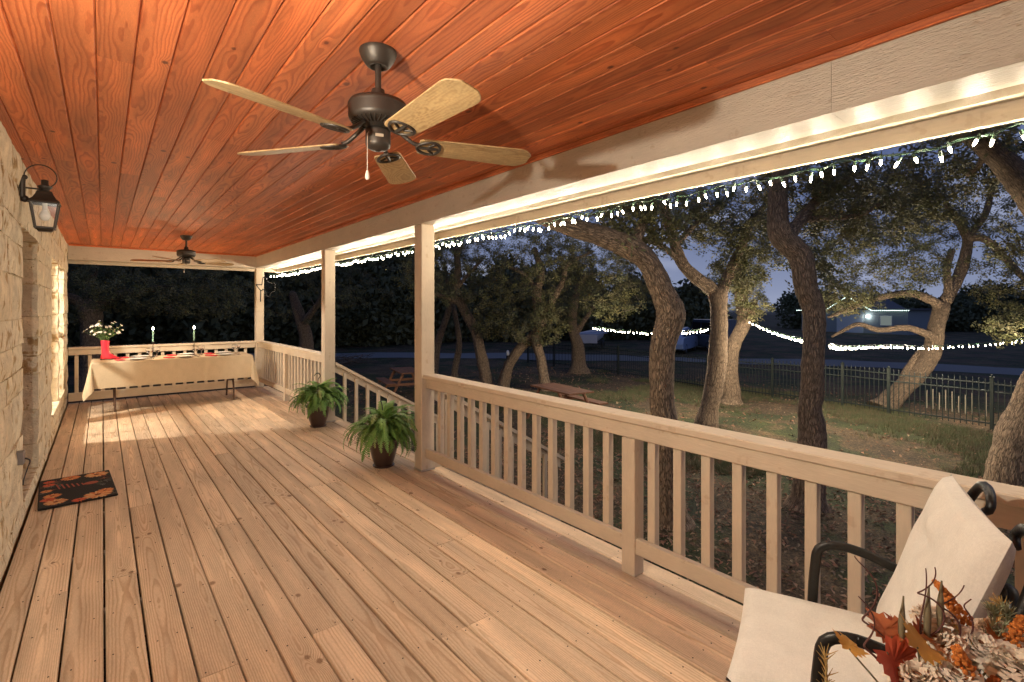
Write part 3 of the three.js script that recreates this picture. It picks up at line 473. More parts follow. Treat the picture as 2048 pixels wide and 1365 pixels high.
// ================================================================ things on the porch
// ceiling fans
function fan(label, p, turn) {
  const t = thing('ceiling_fan', label, 'ceiling fan', p, turn, 'ceiling fans under the porch roof');  // origin at the ceiling
  mesh('canopy', lathe([[0.074, 0], [0.075, -0.008], [0.072, -0.016], [0.064, -0.036], [0.050, -0.056], [0.042, -0.063], [0.032, -0.065], [0.03, -0.058], [0, -0.052]], 32), M.bronze, t);
  mesh('rod', at(new THREE.CylinderGeometry(0.0125, 0.0125, 0.15, 16), 0, -0.107, 0), M.bronze, t);
  mesh('coupling', lathe([[0.013, -0.155], [0.026, -0.158], [0.028, -0.19], [0.034, -0.192], [0.036, -0.2]], 20), M.bronze, t);
  const motor = mesh('motor', lathe([[0.03, -0.198], [0.085, -0.204], [0.112, -0.213], [0.118, -0.224], [0.119, -0.232], [0.116, -0.236], [0.117, -0.272], [0.112, -0.286], [0.098, -0.296], [0.05, -0.302], [0.045, -0.316], [0, -0.316]], 48), M.bronze, t);
  { const L = []; for (let k = 0; k < 32; k++) { const a = k / 32 * Math.PI * 2; L.push(tube([[0.105 * Math.cos(a), -0.2935, 0.105 * Math.sin(a), 0.003], [0.062 * Math.cos(a + 0.12), -0.3035, 0.062 * Math.sin(a + 0.12), 0.003]], 5)); } const v = mesh('vent_ribs', merge(L), M.bronze, motor); v.userData.kind = 'stuff'; }
  const sw = mesh('switch_housing', lathe([[0.03, -0.314], [0.046, -0.32], [0.05, -0.33], [0.05, -0.378], [0.046, -0.39], [0.034, -0.4], [0.012, -0.403], [0.01, -0.408], [0, -0.409]], 28), M.bronze, t);
  mesh('label_plate', cb(-0.016, 0.016, -0.362, -0.350, 0.0495, 0.0508, 0.0004), std([0.35, 0.28, 0.2]), sw);
  const chain = mesh('pull_chain', tube([[-0.04, -0.345, 0.033, 0.0022], [-0.046, -0.352, 0.04, 0.0018], [-0.046, -0.50, 0.04, 0.0018]], 5), std([0.55, 0.5, 0.42], { metalness: 0.4, roughness: 0.4 }), t);
  mesh('pull_knob', at(lathe([[0, -0.036], [0.006, -0.035], [0.0085, -0.027], [0.007, -0.012], [0.004, 0], [0, 0.002]], 12), -0.046, -0.5, 0.04), std([0.72, 0.66, 0.55]), chain);
  for (let k = 0; k < 5; k++) {
    const arm = new THREE.Group(); arm.name = 'blade_arm'; arm.rotation.y = -k * Math.PI * 2 / 5; t.add(arm);
    // forked cast bracket, then the blade, pitched together
    const br = [tube([[0.07, -0.306, 0, 0.010], [0.105, -0.333, 0, 0.009], [0.14, -0.356, 0, 0.009], [0.165, -0.364, 0, 0.010]], 8, { step: 0.012 })];
    const tilt = new THREE.Matrix4().makeRotationX(-0.23); tilt.setPosition(0, -0.366, 0);
    const loop = []; for (let i = 0; i <= 22; i++) { const a = Math.PI * 2 * i / 22; loop.push([0.205 + 0.048 * Math.cos(a), -0.006, (0.046 + 0.010 * Math.cos(a)) * Math.sin(a), 0.0075]); } br.push(tube(loop, 6, { cap: false }).applyMatrix4(tilt));
    br.push(tube([[0.165, -0.006, 0, 0.008], [0.215, -0.007, 0, 0.009], [0.25, -0.006, 0, 0.006]], 6).applyMatrix4(tilt)); for (const s of [-1, 1]) br.push(tube([[0.205, -0.006, s * 0.012, 0.006], [0.228, -0.007, s * 0.036, 0.006]], 6).applyMatrix4(tilt));
    mesh('bracket', merge(br), M.bronze, arm);
    const sh = new THREE.Shape(); sh.moveTo(0.165, -0.045); sh.quadraticCurveTo(0.17, -0.056, 0.2, -0.058); sh.lineTo(0.59, -0.071); sh.quadraticCurveTo(0.628, -0.072, 0.64, -0.056); sh.quadraticCurveTo(0.652, -0.047, 0.662, -0.03); sh.lineTo(0.662, 0.03); sh.quadraticCurveTo(0.652, 0.047, 0.64, 0.056); sh.quadraticCurveTo(0.628, 0.072, 0.59, 0.071); sh.lineTo(0.2, 0.058); sh.quadraticCurveTo(0.17, 0.056, 0.165, 0.045); sh.closePath();
    const g = new THREE.ExtrudeGeometry(sh, { depth: 0.0035, bevelEnabled: true, bevelThickness: 0.0012, bevelSize: 0.0012, bevelSegments: 1, curveSegments: 4 }); g.rotateX(Math.PI / 2);
    const b = boxUV(g, 0); { const p = b.attributes.position, uv = b.attributes.uv; for (let i = 0; i < p.count; i++) uv.setXY(i, (p.getX(i) + k * 0.9) / 1.2, (((k * 3) % 8) + 0.5 + clamp(p.getZ(i) / 0.16, -0.45, 0.45)) / 8); }
    b.applyMatrix4(tilt); b.computeVertexNormals(); mesh('blade', b, M.blade, arm);
  }
  return t;
}
fan('bronze ceiling fan with five pale oak blades hanging in the foreground', [0.872, CEILY, -1.939], -Math.PI / 10);
fan('smaller-looking bronze ceiling fan far back above the dining table', [0.932, CEILY, -8.536], 0.30);

// dining table with cloth at the far end
const TBX = 0.935, TBZ = -9.88, TH = 0.755, TW = 1.055, TD = 0.375;
{
  const t = thing('folding_table', 'long folding table with brown metal legs under the beige cloth', 'table', [TBX, 0, TBZ]);
  const leg = std([0.10, 0.055, 0.035], { roughness: 0.5, metalness: 0.3 });
  mesh('table_top', cb(-TW, TW, TH - 0.045, TH - 0.004, -TD, TD, 0.008, 0), std([0.35, 0.24, 0.15]), t);
  for (const sx of [-1, 1]) for (const sz of [-1, 1]) mesh('leg', tube([[sx * 0.79, TH - 0.05, sz * 0.1, 0.014], [sx * 0.79, 0.42, sz * 0.13, 0.014], [sx * 0.79, 0.27, sz * 0.27, 0.0145], [sx * 0.785, 0.012, sz * 0.31, 0.0145], [sx * 0.785, 0.002, sz * 0.31, 0.018]], 8, { step: 0.03 }), leg, t);
  for (const sx of [-1, 1]) mesh('leg_brace', tube([[sx * 0.79, 0.43, -0.12, 0.010], [sx * 0.79, 0.43, 0.12, 0.010]], 8), leg, t);
  // tablecloth draped over it
  const NX = 110, NZ = 60, dr = 0.385, pos = [], uv = [], idx = [];
  for (let j = 0; j <= NZ; j++) for (let i = 0; i <= NX; i++) {
    const cx = lerp(-TW - dr, TW + dr, i / NX), cz = lerp(-TD - dr, TD + dr, j / NZ), ex = Math.max(0, Math.abs(cx) - TW), ez = Math.max(0, Math.abs(cz) - TD), sx = Math.sign(cx), sz = Math.sign(cz), e = Math.hypot(ex, ez);
    let x = clamp(cx, -TW, TW), z = clamp(cz, -TD, TD), y = TH + 0.0015;
    if (e > 0) {
      const c = 0.012, ang = Math.atan2(ez, ex), corner = Math.sin(2 * ang), out = c + e * (0.035 + 0.17 * Math.pow(Math.max(0, corner), 1.5)) + 0.012 * e * Math.sin((Math.abs(cx) * 9 + cz * 11)) * (1 - corner);
      const k = clamp(e / 0.02); y = TH + 0.0015 - Math.max(0, e - 0.006 * k) - 0.004 * k; const gather = corner > 0 ? Math.sin(ang * 4) * 0.045 * e / dr : 0;
      x += sx * (Math.cos(ang) * out + gather * Math.sin(ang)); z += sz * (Math.sin(ang) * out - gather * Math.cos(ang));
      const crease = [-0.72, -0.36, 0, 0.36, 0.72].reduce((s, q) => s + Math.exp(-Math.pow((cx - q) / 0.012, 2)), 0); z += sz * 0.006 * crease * (ez > 0 ? 1 : 0);
    } else { y += 0.0025 * Math.exp(-Math.pow(cz / 0.01, 2)) + 0.0012 * n3(cx * 7, cz * 7, 3); }
    pos.push(x, y, z); uv.push(cx, cz);
  }
  for (let j = 0; j < NZ; j++) for (let i = 0; i < NX; i++) { const a = j * (NX + 1) + i, b = a + 1, c = a + NX + 1, d = c + 1; idx.push(a, c, b, b, c, d); }
  const g = new THREE.BufferGeometry(); g.setAttribute('position', new THREE.Float32BufferAttribute(pos, 3)); g.setAttribute('uv', new THREE.Float32BufferAttribute(uv, 2)); g.setIndex(idx); g.computeVertexNormals();
  const c = mesh('tablecloth', g, std([0.62, 0.50, 0.345], { roughness: 0.85, side: THREE.DoubleSide, map: rep(fabricTex, 2, 2), bumpMap: rep(clothBump, 6, 6), bumpScale: 0.0006 })); c.position.set(TBX, 0, TBZ);
  tag(c, 'beige tablecloth with folded corners hanging over the long table', 'tablecloth');
}
const TY = TH + 0.0042;
{ // place settings, six: three along each side
  const china = std([0.80, 0.78, 0.74], { roughness: 0.2 }), red = std([0.55, 0.035, 0.05], { roughness: 0.85 }), steel = std([0.6, 0.58, 0.55], { metalness: 0.9, roughness: 0.25 });
  const stem = new THREE.MeshPhysicalMaterial({ color: 0xffffff, transmission: 1, roughness: 0.02, thickness: 0.003, ior: 1.5 });
  const spots = [[-0.52, 1], [0.1, 1], [0.68, 1], [-0.45, -1], [0.17, -1], [0.72, -1]], side = ['near side of the table, left end', 'near side of the table, middle', 'near side of the table, right end', 'railing side of the table, left end', 'railing side of the table, middle', 'railing side of the table, right end'];
  spots.forEach(([x, s], i) => {
    const z = TBZ + s * 0.235, X = TBX + x;
    const pl = mesh('dinner_plate', lathe([[0, 0.004], [0.075, 0.005], [0.09, 0.011], [0.132, 0.02], [0.134, 0.0225], [0.128, 0.022], [0.088, 0.0145], [0.072, 0.009], [0, 0.008]], 32), china); pl.position.set(X, TY - 0.002, z); tag(pl, `white dinner plate on the ${side[i]}`, 'plate', 'dinner plates on the long table');
    const np = mesh('napkin', cb(-0.05, 0.05, 0, 0.012, -0.095, 0.095, 0.004), red); np.position.set(X - 0.21, TY, z - s * 0.01); np.rotation.y = 0.2 * s + 0.1 * i; tag(np, `folded red napkin on the ${side[i]}`, 'napkin', 'red napkins on the long table');
    const k = thing('cutlery', `knife and fork beside the plate on the ${side[i]}`, 'cutlery', [X + 0.175, TY + 0.001, z], 0, 'cutlery on the long table');
    mesh('knife', cb(-0.008, 0.008, 0, 0.004, -0.1, 0.1, 0.0015), steel, k); mesh('fork', merge([cb(0.026, 0.034, 0, 0.004, -0.02, 0.09, 0.0015), cb(0.02, 0.04, 0, 0.004, -0.09, -0.021, 0.0015)]), steel, k);
    const w = thing('wine_glass', `stemmed wine glass on the ${side[i]}`, 'wine glass', [X + (s > 0 ? 0.16 : 0.2), TY - 0.001, TBZ + s * 0.09], 0, 'wine glasses on the long table');
    mesh('foot', lathe([[0, 0.006], [0.012, 0.005], [0.034, 0.002], [0.034, 0.0005], [0, 0.0005]], 24), stem, w);
    mesh('stem', at(new THREE.CylinderGeometry(0.004, 0.005, 0.07, 10), 0, 0.041, 0), stem, w);
    mesh('bowl', lathe([[0, 0.076], [0.02, 0.078], [0.04, 0.095], [0.048, 0.12], [0.044, 0.145], [0.038, 0.16], [0.037, 0.16], [0.043, 0.145], [0.0465, 0.12], [0.039, 0.097], [0.019, 0.08], [0, 0.078]], 28), stem, w);
  });
  // candles
  for (const [x, z, h, lab] of [[0.633, -9.95, 0.20, 'left'], [1.197, -9.95, 0.21, 'right']]) {
    const hold = thing('candlestick', `slender iron candlestick carrying the ${lab} taper candle`, 'candlestick', [x, TY - 0.001, z], 0, 'candlesticks on the long table');
    mesh('foot', lathe([[0, 0.014], [0.012, 0.013], [0.035, 0.006], [0.04, 0.001], [0, 0.001]], 20), M.iron, hold); mesh('shaft', at(new THREE.CylinderGeometry(0.0055, 0.0065, 0.20, 10), 0, 0.112, 0), M.iron, hold); mesh('cup', lathe([[0.006, 0.205], [0.014, 0.215], [0.017, 0.245], [0.0175, 0.246], [0.0175, 0.252], [0.011, 0.252], [0.011, 0.23], [0, 0.23]], 16), M.iron, hold);
    const c = thing('taper_candle', `lit pale green taper candle, the ${lab} of the two on the table`, 'candle', [x, TY + 0.2295, z], 0, 'lit candles on the long table');
    mesh('wax', lathe([[0, 0], [0.0108, 0], [0.0095, h - 0.004], [0.007, h], [0.003, h - 0.003], [0, h - 0.003]], 14), std([0.30, 0.55, 0.42], { roughness: 0.45 }), c);
    mesh('flame', at(lathe([[0, -0.004], [0.008, 0.005], [0.012, 0.017], [0.009, 0.034], [0.003, 0.053], [0, 0.057]], 12), 0, h + 0.004, 0), glow(FLAME.clone().lerp(new THREE.Color(1, 1, 0.85), 0.45), 60), c);
    const l = new THREE.PointLight(FLAME.clone().lerp(new THREE.Color(1, 1, 1), 0.15), LAMP.candle); l.position.set(0, h + 0.02, 0); l.castShadow = true; l.shadow.radius = 0.5; c.add(l);
  }
  // boot vase: a shaft and a foot lofted as rings
  const boot = thing('boot_vase', 'bright red cowboy boot vase at the left end of the table', 'vase', [0.045, TY - 0.001, -9.93], -0.25);
  const rings = [[0, 0.008, 0.055, 0.036], [0.03, 0.008, 0.052, 0.036], [0.05, 0.012, 0.05, 0.037]];
  { const sec = [[0.012, 0.055, 0.125, 0.040], [0.02, 0.05, 0.12, 0.04], [0.045, 0.03, 0.10, 0.039], [0.07, 0.012, 0.075, 0.038], [0.095, 0.0, 0.056, 0.037], [0.13, -0.008, 0.047, 0.038], [0.18, -0.012, 0.047, 0.041], [0.23, -0.013, 0.05, 0.045], [0.275, -0.013, 0.052, 0.047], [0.285, -0.013, 0.054, 0.048]], pos = [], uv = [], idx = [], n = 28;
    const ring = (y, c, a, b) => { for (let k = 0; k <= n; k++) { const th = k / n * Math.PI * 2; let x = c + a * Math.cos(th), z = b * Math.sin(th) * (y < 0.08 && Math.cos(th) > 0 ? 1 - 0.35 * Math.pow(Math.cos(th), 2) : 1); pos.push(x, y + (y > 0.26 ? 0.012 * Math.abs(Math.sin(th)) : 0), z); uv.push(k / n, y); } };
    ring(0.012, 0.055, 0.0, 0.0); for (const s of sec) ring(...s); ring(0.283, -0.013, 0.048, 0.042); ring(0.2, -0.013, 0.04, 0.035); ring(0.2, -0.013, 0, 0);
    for (let i = 0; i < sec.length + 3; i++) for (let k = 0; k < n; k++) { const a = i * (n + 1) + k, b = a + 1, c = a + n + 1, d = c + 1; idx.push(a, c, b, b, c, d); }
    const g = new THREE.BufferGeometry(); g.setAttribute('position', new THREE.Float32BufferAttribute(pos, 3)); g.setAttribute('uv', new THREE.Float32BufferAttribute(uv, 2)); g.setIndex(idx); g.computeVertexNormals();
    mesh('boot_body', g, std([0.72, 0.025, 0.05], { roughness: 0.35, side: THREE.DoubleSide }), boot); }
  const dark = std([0.05, 0.02, 0.02]);
  { const s = new THREE.Shape(); s.ellipse(0, 0, 0.125, 0.04, 0, Math.PI * 2); const e = new THREE.ExtrudeGeometry(s, { depth: 0.008, bevelEnabled: false, curveSegments: 14 }); e.rotateX(Math.PI / 2); e.translate(0.055, 0.0125, 0); mesh('sole', e, dark, boot); mesh('heel', cb(-0.07, -0.01, 0.0, 0.0042, -0.03, 0.03, 0.001), dark, boot); }
  const fl = thing('daisy_bouquet', 'bunch of small white flowers standing in the red boot vase', 'flowers', [0.032, TY + 0.24, -9.928]);
  const green = std([0.07, 0.13, 0.035], { roughness: 0.7, side: THREE.DoubleSide }), petal = std([0.80, 0.77, 0.70], { roughness: 0.7, side: THREE.DoubleSide }), eye = std([0.55, 0.42, 0.10]), r = rng(314);
  const stems = [], leaves = [];
  for (let i = 0; i < 44; i++) {
    const a = r() * Math.PI * 2, e = 0.25 + 1.0 * Math.sqrt(r()), L = 0.17 + 0.14 * r(), x = Math.cos(a) * Math.sin(e) * L * 0.95, y = 0.06 + Math.cos(e) * L * 0.95 + 0.02, z = Math.sin(a) * Math.sin(e) * L * 0.75;
    stems.push(tube([[x * 0.05, -0.03, z * 0.05, 0.0022], [x * 0.3, y * 0.5, z * 0.3, 0.002], [x, y, z, 0.0016]], 4, { step: 0.05 }));
    for (let k = 0; k < 5; k++) { const t = 0.25 + 0.6 * r(), q = [x * t * 0.9 + (r() - 0.5) * 0.03, y * t + 0.02, z * t * 0.9 + (r() - 0.5) * 0.03], g = new Geo(), b = r() * 7; const dx = Math.cos(b) * 0.03, dz = Math.sin(b) * 0.03, w = 0.006; g.tri(q, [q[0] + dx * 0.5 - dz * 0.2, q[1] + 0.02, q[2] + dz * 0.5 + dx * 0.2], [q[0] + dx, q[1] + 0.025 + 0.02 * r(), q[2] + dz]); g.tri(q, [q[0] + dx, q[1] + 0.03, q[2] + dz], [q[0] + dx * 0.5 + dz * 0.2, q[1] + 0.012, q[2] + dz * 0.5 - dx * 0.2]); leaves.push(g.build()); }
    const f = new THREE.Group(); f.name = 'flower'; f.position.set(x, y, z); f.lookAt(f.position.x + x * 2.2, f.position.y + 0.3 + 0.2 * r(), f.position.z + z * 2.2 + 0.12); fl.add(f);
    const S = 0.016 + 0.008 * r(), P = []; for (let k = 0; k < 9; k++) { const th = k / 9 * Math.PI * 2, c = Math.cos(th), s = Math.sin(th), g = new Geo(), w = 0.3; g.quad([0, 0, 0.001], [S * (c * 0.7 - s * w), S * (s * 0.7 + c * w), 0.003], [S * c * 1.05, S * s * 1.05, 0.0], [S * (c * 0.7 + s * w), S * (s * 0.7 - c * w), 0.003]); P.push(g.build()); }
    mesh('petals', merge(P), petal, f); mesh('flower_eye', new THREE.SphereGeometry(S * 0.33, 8, 6).scale(1, 1, 0.6), eye, f);
  }
  mesh('stems', merge(stems), green, fl).userData.kind = 'stuff'; mesh('leaves', merge(leaves), green, fl).userData.kind = 'stuff';
}
{ // wire outline hanging by the corner post
  const pts = [[2.385, 2.139], [2.447, 2.136], [2.454, 2.08], [2.494, 2.044], [2.547, 2.031], [2.6, 2.028], [2.594, 1.981], [2.612, 1.934], [2.6, 1.886], [2.547, 1.857], [2.512, 1.818], [2.503, 1.762], [2.451, 1.789], [2.43, 1.854], [2.39, 1.919], [2.364, 1.881], [2.33, 1.908], [2.262, 1.999], [2.368, 1.999], [2.385, 2.139]];
  const t = thing('wire_ornament', 'black wire outline of Texas hanging at the far corner post', 'ornament', [2.43, 0, -10.5]);
  mesh('outline', merge(pts.slice(0, -1).map((p, i) => tube([[p[0] - 2.43, p[1], 0, 0.009], [pts[i + 1][0] - 2.43, pts[i + 1][1], 0, 0.009]], 6))), M.iron, t);
  mesh('stake', tube([[-0.086, 1.89, 0, 0.009], [-0.087, 1.675, 0, 0.009]], 6), M.iron, t);
  mesh('hanger', tube([[-0.01, 2.136, 0, 0.002], [-0.01, 2.336, -0.02, 0.002]], 5), M.iron, t);
}
{ // door mat: woven black ground printed with autumn flowers
  const c = document.createElement('canvas'); c.width = 512; c.height = 300; const x = c.getContext('2d'), r = rng(8);
  x.fillStyle = '#1b1613'; x.fillRect(0, 0, 512, 300);
  const flower = (cx, cy, R, cols) => { for (let k = 0; k < 26; k++) { const a = k / 26 * Math.PI * 2 + r() * 0.2; x.fillStyle = cols[k % cols.length]; x.beginPath(); x.ellipse(cx + Math.cos(a) * R * 0.55, cy + Math.sin(a) * R * 0.55, R * (0.4 + 0.12 * r()), R * 0.13, a, 0, 7); x.fill(); } x.fillStyle = '#7a3216'; x.beginPath(); x.arc(cx, cy, R * 0.22, 0, 7); x.fill(); };
  const leafy = (cx, cy, a, L, col) => { x.strokeStyle = col; x.lineWidth = 3; for (let k = -2; k <= 2; k++) { x.beginPath(); x.moveTo(cx, cy); x.quadraticCurveTo(cx + Math.cos(a + k * 0.25) * L * 0.6, cy + Math.sin(a + k * 0.25) * L * 0.6, cx + Math.cos(a + k * 0.5) * L, cy + Math.sin(a + k * 0.5) * L); x.stroke(); } };
  for (let k = 0; k < 26; k++) leafy(20 + r() * 472, r() < 0.5 ? 20 + r() * 50 : 230 + r() * 55, r() * 6.3, 22 + r() * 22, ['#5d5a48', '#8a3a2a', '#4b5242', '#a05a3c', '#6d6a66'][k % 5]);
  const O = ['#e08a4c', '#eaa562', '#cf6a38'], P = ['#e8bd86', '#e0a468', '#d9783c'], Q = ['#c24a30', '#dd6a3c'];
  flower(62, 62, 52, P); flower(48, 170, 42, O); flower(448, 78, 58, P); flower(402, 46, 36, O); flower(330, 246, 36, O); flower(440, 234, 44, P); flower(384, 262, 30, Q); flower(480, 150, 28, Q); flower(120, 258, 26, Q); flower(230, 268, 24, O); flower(60, 258, 24, Q);
  x.fillStyle = '#b0563c'; x.beginPath(); x.ellipse(212, 92, 26, 30, 0, 0, 7); x.fill(); x.strokeStyle = '#a8503a'; x.lineWidth = 7; for (let k = 0; k < 6; k++) { x.beginPath(); x.moveTo(232, 122 + k * 19); x.lineTo(186 - k * 11, 130 + k * 20); x.stroke(); }
  const t = new THREE.CanvasTexture(c); t.colorSpace = THREE.SRGBColorSpace;
  const g = cb(-0.242, 0.242, 0.002, 0.016, -0.425, 0.425, 0.006); { const p = g.attributes.position, uv = g.attributes.uv; for (let i = 0; i < p.count; i++) uv.setXY(i, (p.getZ(i) + 0.43) / 0.86, (p.getX(i) + 0.245) / 0.49); }
  const m = mesh('door_mat', g, std([0.9, 0.9, 0.9], { map: t, roughness: 0.95, bumpMap: rep(clothBump, 3, 2), bumpScale: 0.002 })); m.position.set(-0.165, 0.0015, -5.655); m.rotation.y = 0.06; tag(m, 'black door mat printed with orange autumn flowers lying before the door', 'door mat');
}

// potted ferns
function frondGeo(seed) {                                 // arching rib with paired leaflets along +x
  const r = rng(seed), L = 0.30 + 0.14 * r(), n = 26, g = new Geo(), rib = [], droop = 0.7 + 0.9 * r(), lift = 0.9 + 0.5 * r(), side = (r() - 0.5) * 0.12;
  const P = t => { const a = lift * (1 - t) - droop * t * 1.4; return a; }; let x = 0, y = 0; const pts = [];
  for (let i = 0; i <= n; i++) { const t = i / n, a = P(t); pts.push([x, y, side * t * t]); x += Math.cos(a) * L / n; y += Math.sin(a) * L / n; }
  for (let i = 2; i <= n; i++) {
    const t = i / n, q = pts[i], p = pts[i - 1], d = [q[0] - p[0], q[1] - p[1]], l = Math.hypot(...d) || 1, T = [d[0] / l, d[1] / l], w = (0.036 * Math.sin(Math.PI * Math.pow(t, 0.75)) + 0.006) * (0.85 + 0.3 * r()), b = 0.0062;
    for (const s of [-1, 1]) { const dy = -0.012 * w / 0.04 + (r() - 0.5) * 0.010, f = 0.25 + 0.2 * r(); const tip = [q[0] + T[0] * w * f, q[1] + T[1] * w * f + dy, q[2] + s * w]; g.tri([q[0] - T[0] * b, q[1] - T[1] * b, q[2]], [q[0] + T[0] * b, q[1] + T[1] * b, q[2]], [lerp(q[0], tip[0], 0.7) + T[0] * b * 0.9, lerp(q[1], tip[1], 0.55) + T[1] * b, lerp(q[2], tip[2], 0.7)]); g.tri([q[0] - T[0] * b, q[1] - T[1] * b, q[2]], [lerp(q[0], tip[0], 0.7) + T[0] * b * 0.9, lerp(q[1], tip[1], 0.55) + T[1] * b, lerp(q[2], tip[2], 0.7)], tip); }
  }
  return merge([g.build(), tube(pts.filter((_, i) => i % 3 === 0 || i === n).map((q, i, a) => [...q, lerp(0.0026, 0.0008, i / a.length)]), 3, { cap: false })]);
}
const fronds = Array.from({ length: 9 }, (_, i) => frondGeo(700 + i));
const fernM = [[0.12, 0.24, 0.045], [0.17, 0.30, 0.065], [0.09, 0.185, 0.035], [0.25, 0.31, 0.10]].map(c => new THREE.MeshPhysicalMaterial({ color: new THREE.Color().setRGB(...c), roughness: 0.6, side: THREE.DoubleSide }));
function fern(label, p, turn, seed, hook) {
  const t = thing('potted_fern', label, 'potted plant', p, turn, 'ferns in brown pots beside the stair opening'), r = rng(seed), glaze = new THREE.MeshPhysicalMaterial({ color: new THREE.Color().setRGB(0.045, 0.02, 0.015), roughness: 0.28, clearcoat: 0.6, clearcoatRoughness: 0.15 });
  const pot = mesh('pot', lathe([[0, 0.012], [0.085, 0.012], [0.088, 0.016], [0.115, 0.10], [0.138, 0.20], [0.142, 0.262], [0.136, 0.262], [0.132, 0.24], [0, 0.235]], 40), glaze, t);
  mesh('pot_rim', lathe([[0.137, 0.255], [0.152, 0.258], [0.156, 0.268], [0.152, 0.277], [0.138, 0.279], [0.130, 0.27]], 40), glaze, pot);
  mesh('saucer', lathe([[0, 0.001], [0.096, 0.001], [0.103, 0.008], [0.104, 0.016], [0.097, 0.016], [0.094, 0.0115], [0, 0.0115]], 36), glaze, t);
  mesh('potting_soil', at(lathe([[0, 0.255], [0.08, 0.252], [0.131, 0.243], [0.131, 0.236]], 20), 0, 0, 0), std([0.03, 0.02, 0.014], { roughness: 1 }), t);
  for (let i = 0; i < 150; i++) { const m = mesh('frond', fronds[Math.floor(r() * 9)], fernM[r() < 0.5 ? 0 : r() < 0.55 ? 1 : r() < 0.75 ? 2 : 3], t), a = r() * 6.283, inner = r(); m.position.set(Math.cos(a) * 0.06 * r(), 0.25 + 0.05 * inner, Math.sin(a) * 0.06 * r()); m.rotation.set(0, -a, 0.1 + 0.95 * inner * inner, 'YZX'); m.scale.setScalar(1.0 + 0.55 * r()); }
  mesh('hanger_hook', tube(hook, 6, { step: 0.012 }), std([0.015, 0.03, 0.02], { roughness: 0.4 }), t);
}
fern('bushy green fern in a brown glazed pot with a hook, by the far stair post', [2.19, 0.001, -6.72], 0, 11, [[0, 0.25, 0, 0.006], [0, 0.55, 0.0, 0.006], [0.005, 0.62, 0, 0.006], [0.03, 0.66, 0, 0.006], [0.0, 0.695, 0, 0.006], [-0.04, 0.675, 0, 0.006], [-0.045, 0.66, 0, 0.005]]);
fern('bushy green fern in a brown glazed pot at the foot of the nearest post', [2.135, 0.001, -4.62], 1.9, 29, [[0.02, 0.25, 0, 0.006], [0.03, 0.5, 0.02, 0.006], [0.06, 0.6, 0.03, 0.006], [0.075, 0.625, 0.03, 0.005]]);

// string lights: a wire with sockets and small bulbs; points = hanging line
function stringLights(label, line, spacing, seed, cd, every, size = 1.35, clips = false) {
  const t = thing('string_lights', label, 'string lights', [0, 0, 0], 0, 'strings of small warm lights'), r = rng(seed);
  const c = new THREE.CatmullRomCurve3(line.map(p => V(...p)), false, 'centripetal'); c.arcLengthDivisions = 400; const L = c.getLength(), n = Math.floor(L / spacing), wire = [], caps = [];
  const pts = []; for (let i = 0; i <= n * 2; i++) { const p = c.getPointAt(i / (n * 2)); pts.push([p.x + 0.004 * Math.sin(i * 2.1) * size, p.y + 0.005 * Math.sin(i * 1.3), p.z, 0.0022 * size]); }
  wire.push(tube(pts, 4, { cap: false }), tube(pts.map((q, i) => [q[0] + 0.007 * Math.cos(i), q[1] + 0.006 * Math.sin(i * 0.9), q[2], q[3]]), 4, { cap: false }));
  const bulb = lathe([[0, -0.021], [0.0028, -0.018], [0.0042, -0.009], [0.0042, 0]], 6).scale(size, size, size), cap = new THREE.CylinderGeometry(0.0048, 0.0055, 0.018, 6).scale(size, size, size);
  for (let i = 0; i < n; i++) {
    const p = c.getPointAt((i + 0.5) / n), m = mesh('bulb', bulb, M.bulbGlow, t); m.position.set(p.x + (r() - 0.5) * 0.014, p.y - 0.02 * size - (r() < 0.2 ? -0.012 : 0.018 * r()), p.z + (r() - 0.5) * spacing * 0.7); m.rotation.set((r() - 0.5) * 0.9, 0, (r() - 0.5) * 0.9);
    caps.push(cap.clone().translate(0, 0.009 * size, 0).applyMatrix4(new THREE.Matrix4().compose(m.position, m.quaternion, V(1, 1, 1))));
    if (i % every === (every >> 1)) { const l = new THREE.PointLight(WARM, cd * every); l.position.copy(m.position); l.position.y -= 0.01 * size; l.castShadow = true; l.shadow.radius = 0.4; t.add(l); }
  }
  mesh('wire', merge([...wire, ...caps]), M.wire, t);
  return t;
}
{ // along the fascia, sagging a little between clips
  const line = [], r = rng(6); for (let i = 0; i <= 40; i++) { const z = lerp(1.6, -10.95, i / 40); line.push([2.866, 2.270 - 0.018 * (i % 2) - 0.008 * r(), z]); }
  line.push([2.86, 2.262, -11.2], [2.70, 2.27, -11.335]);
  stringLights('string of small warm lights clipped along the porch fascia', line, 0.064, 51, LAMP.bulb * 0.82, 3);
}

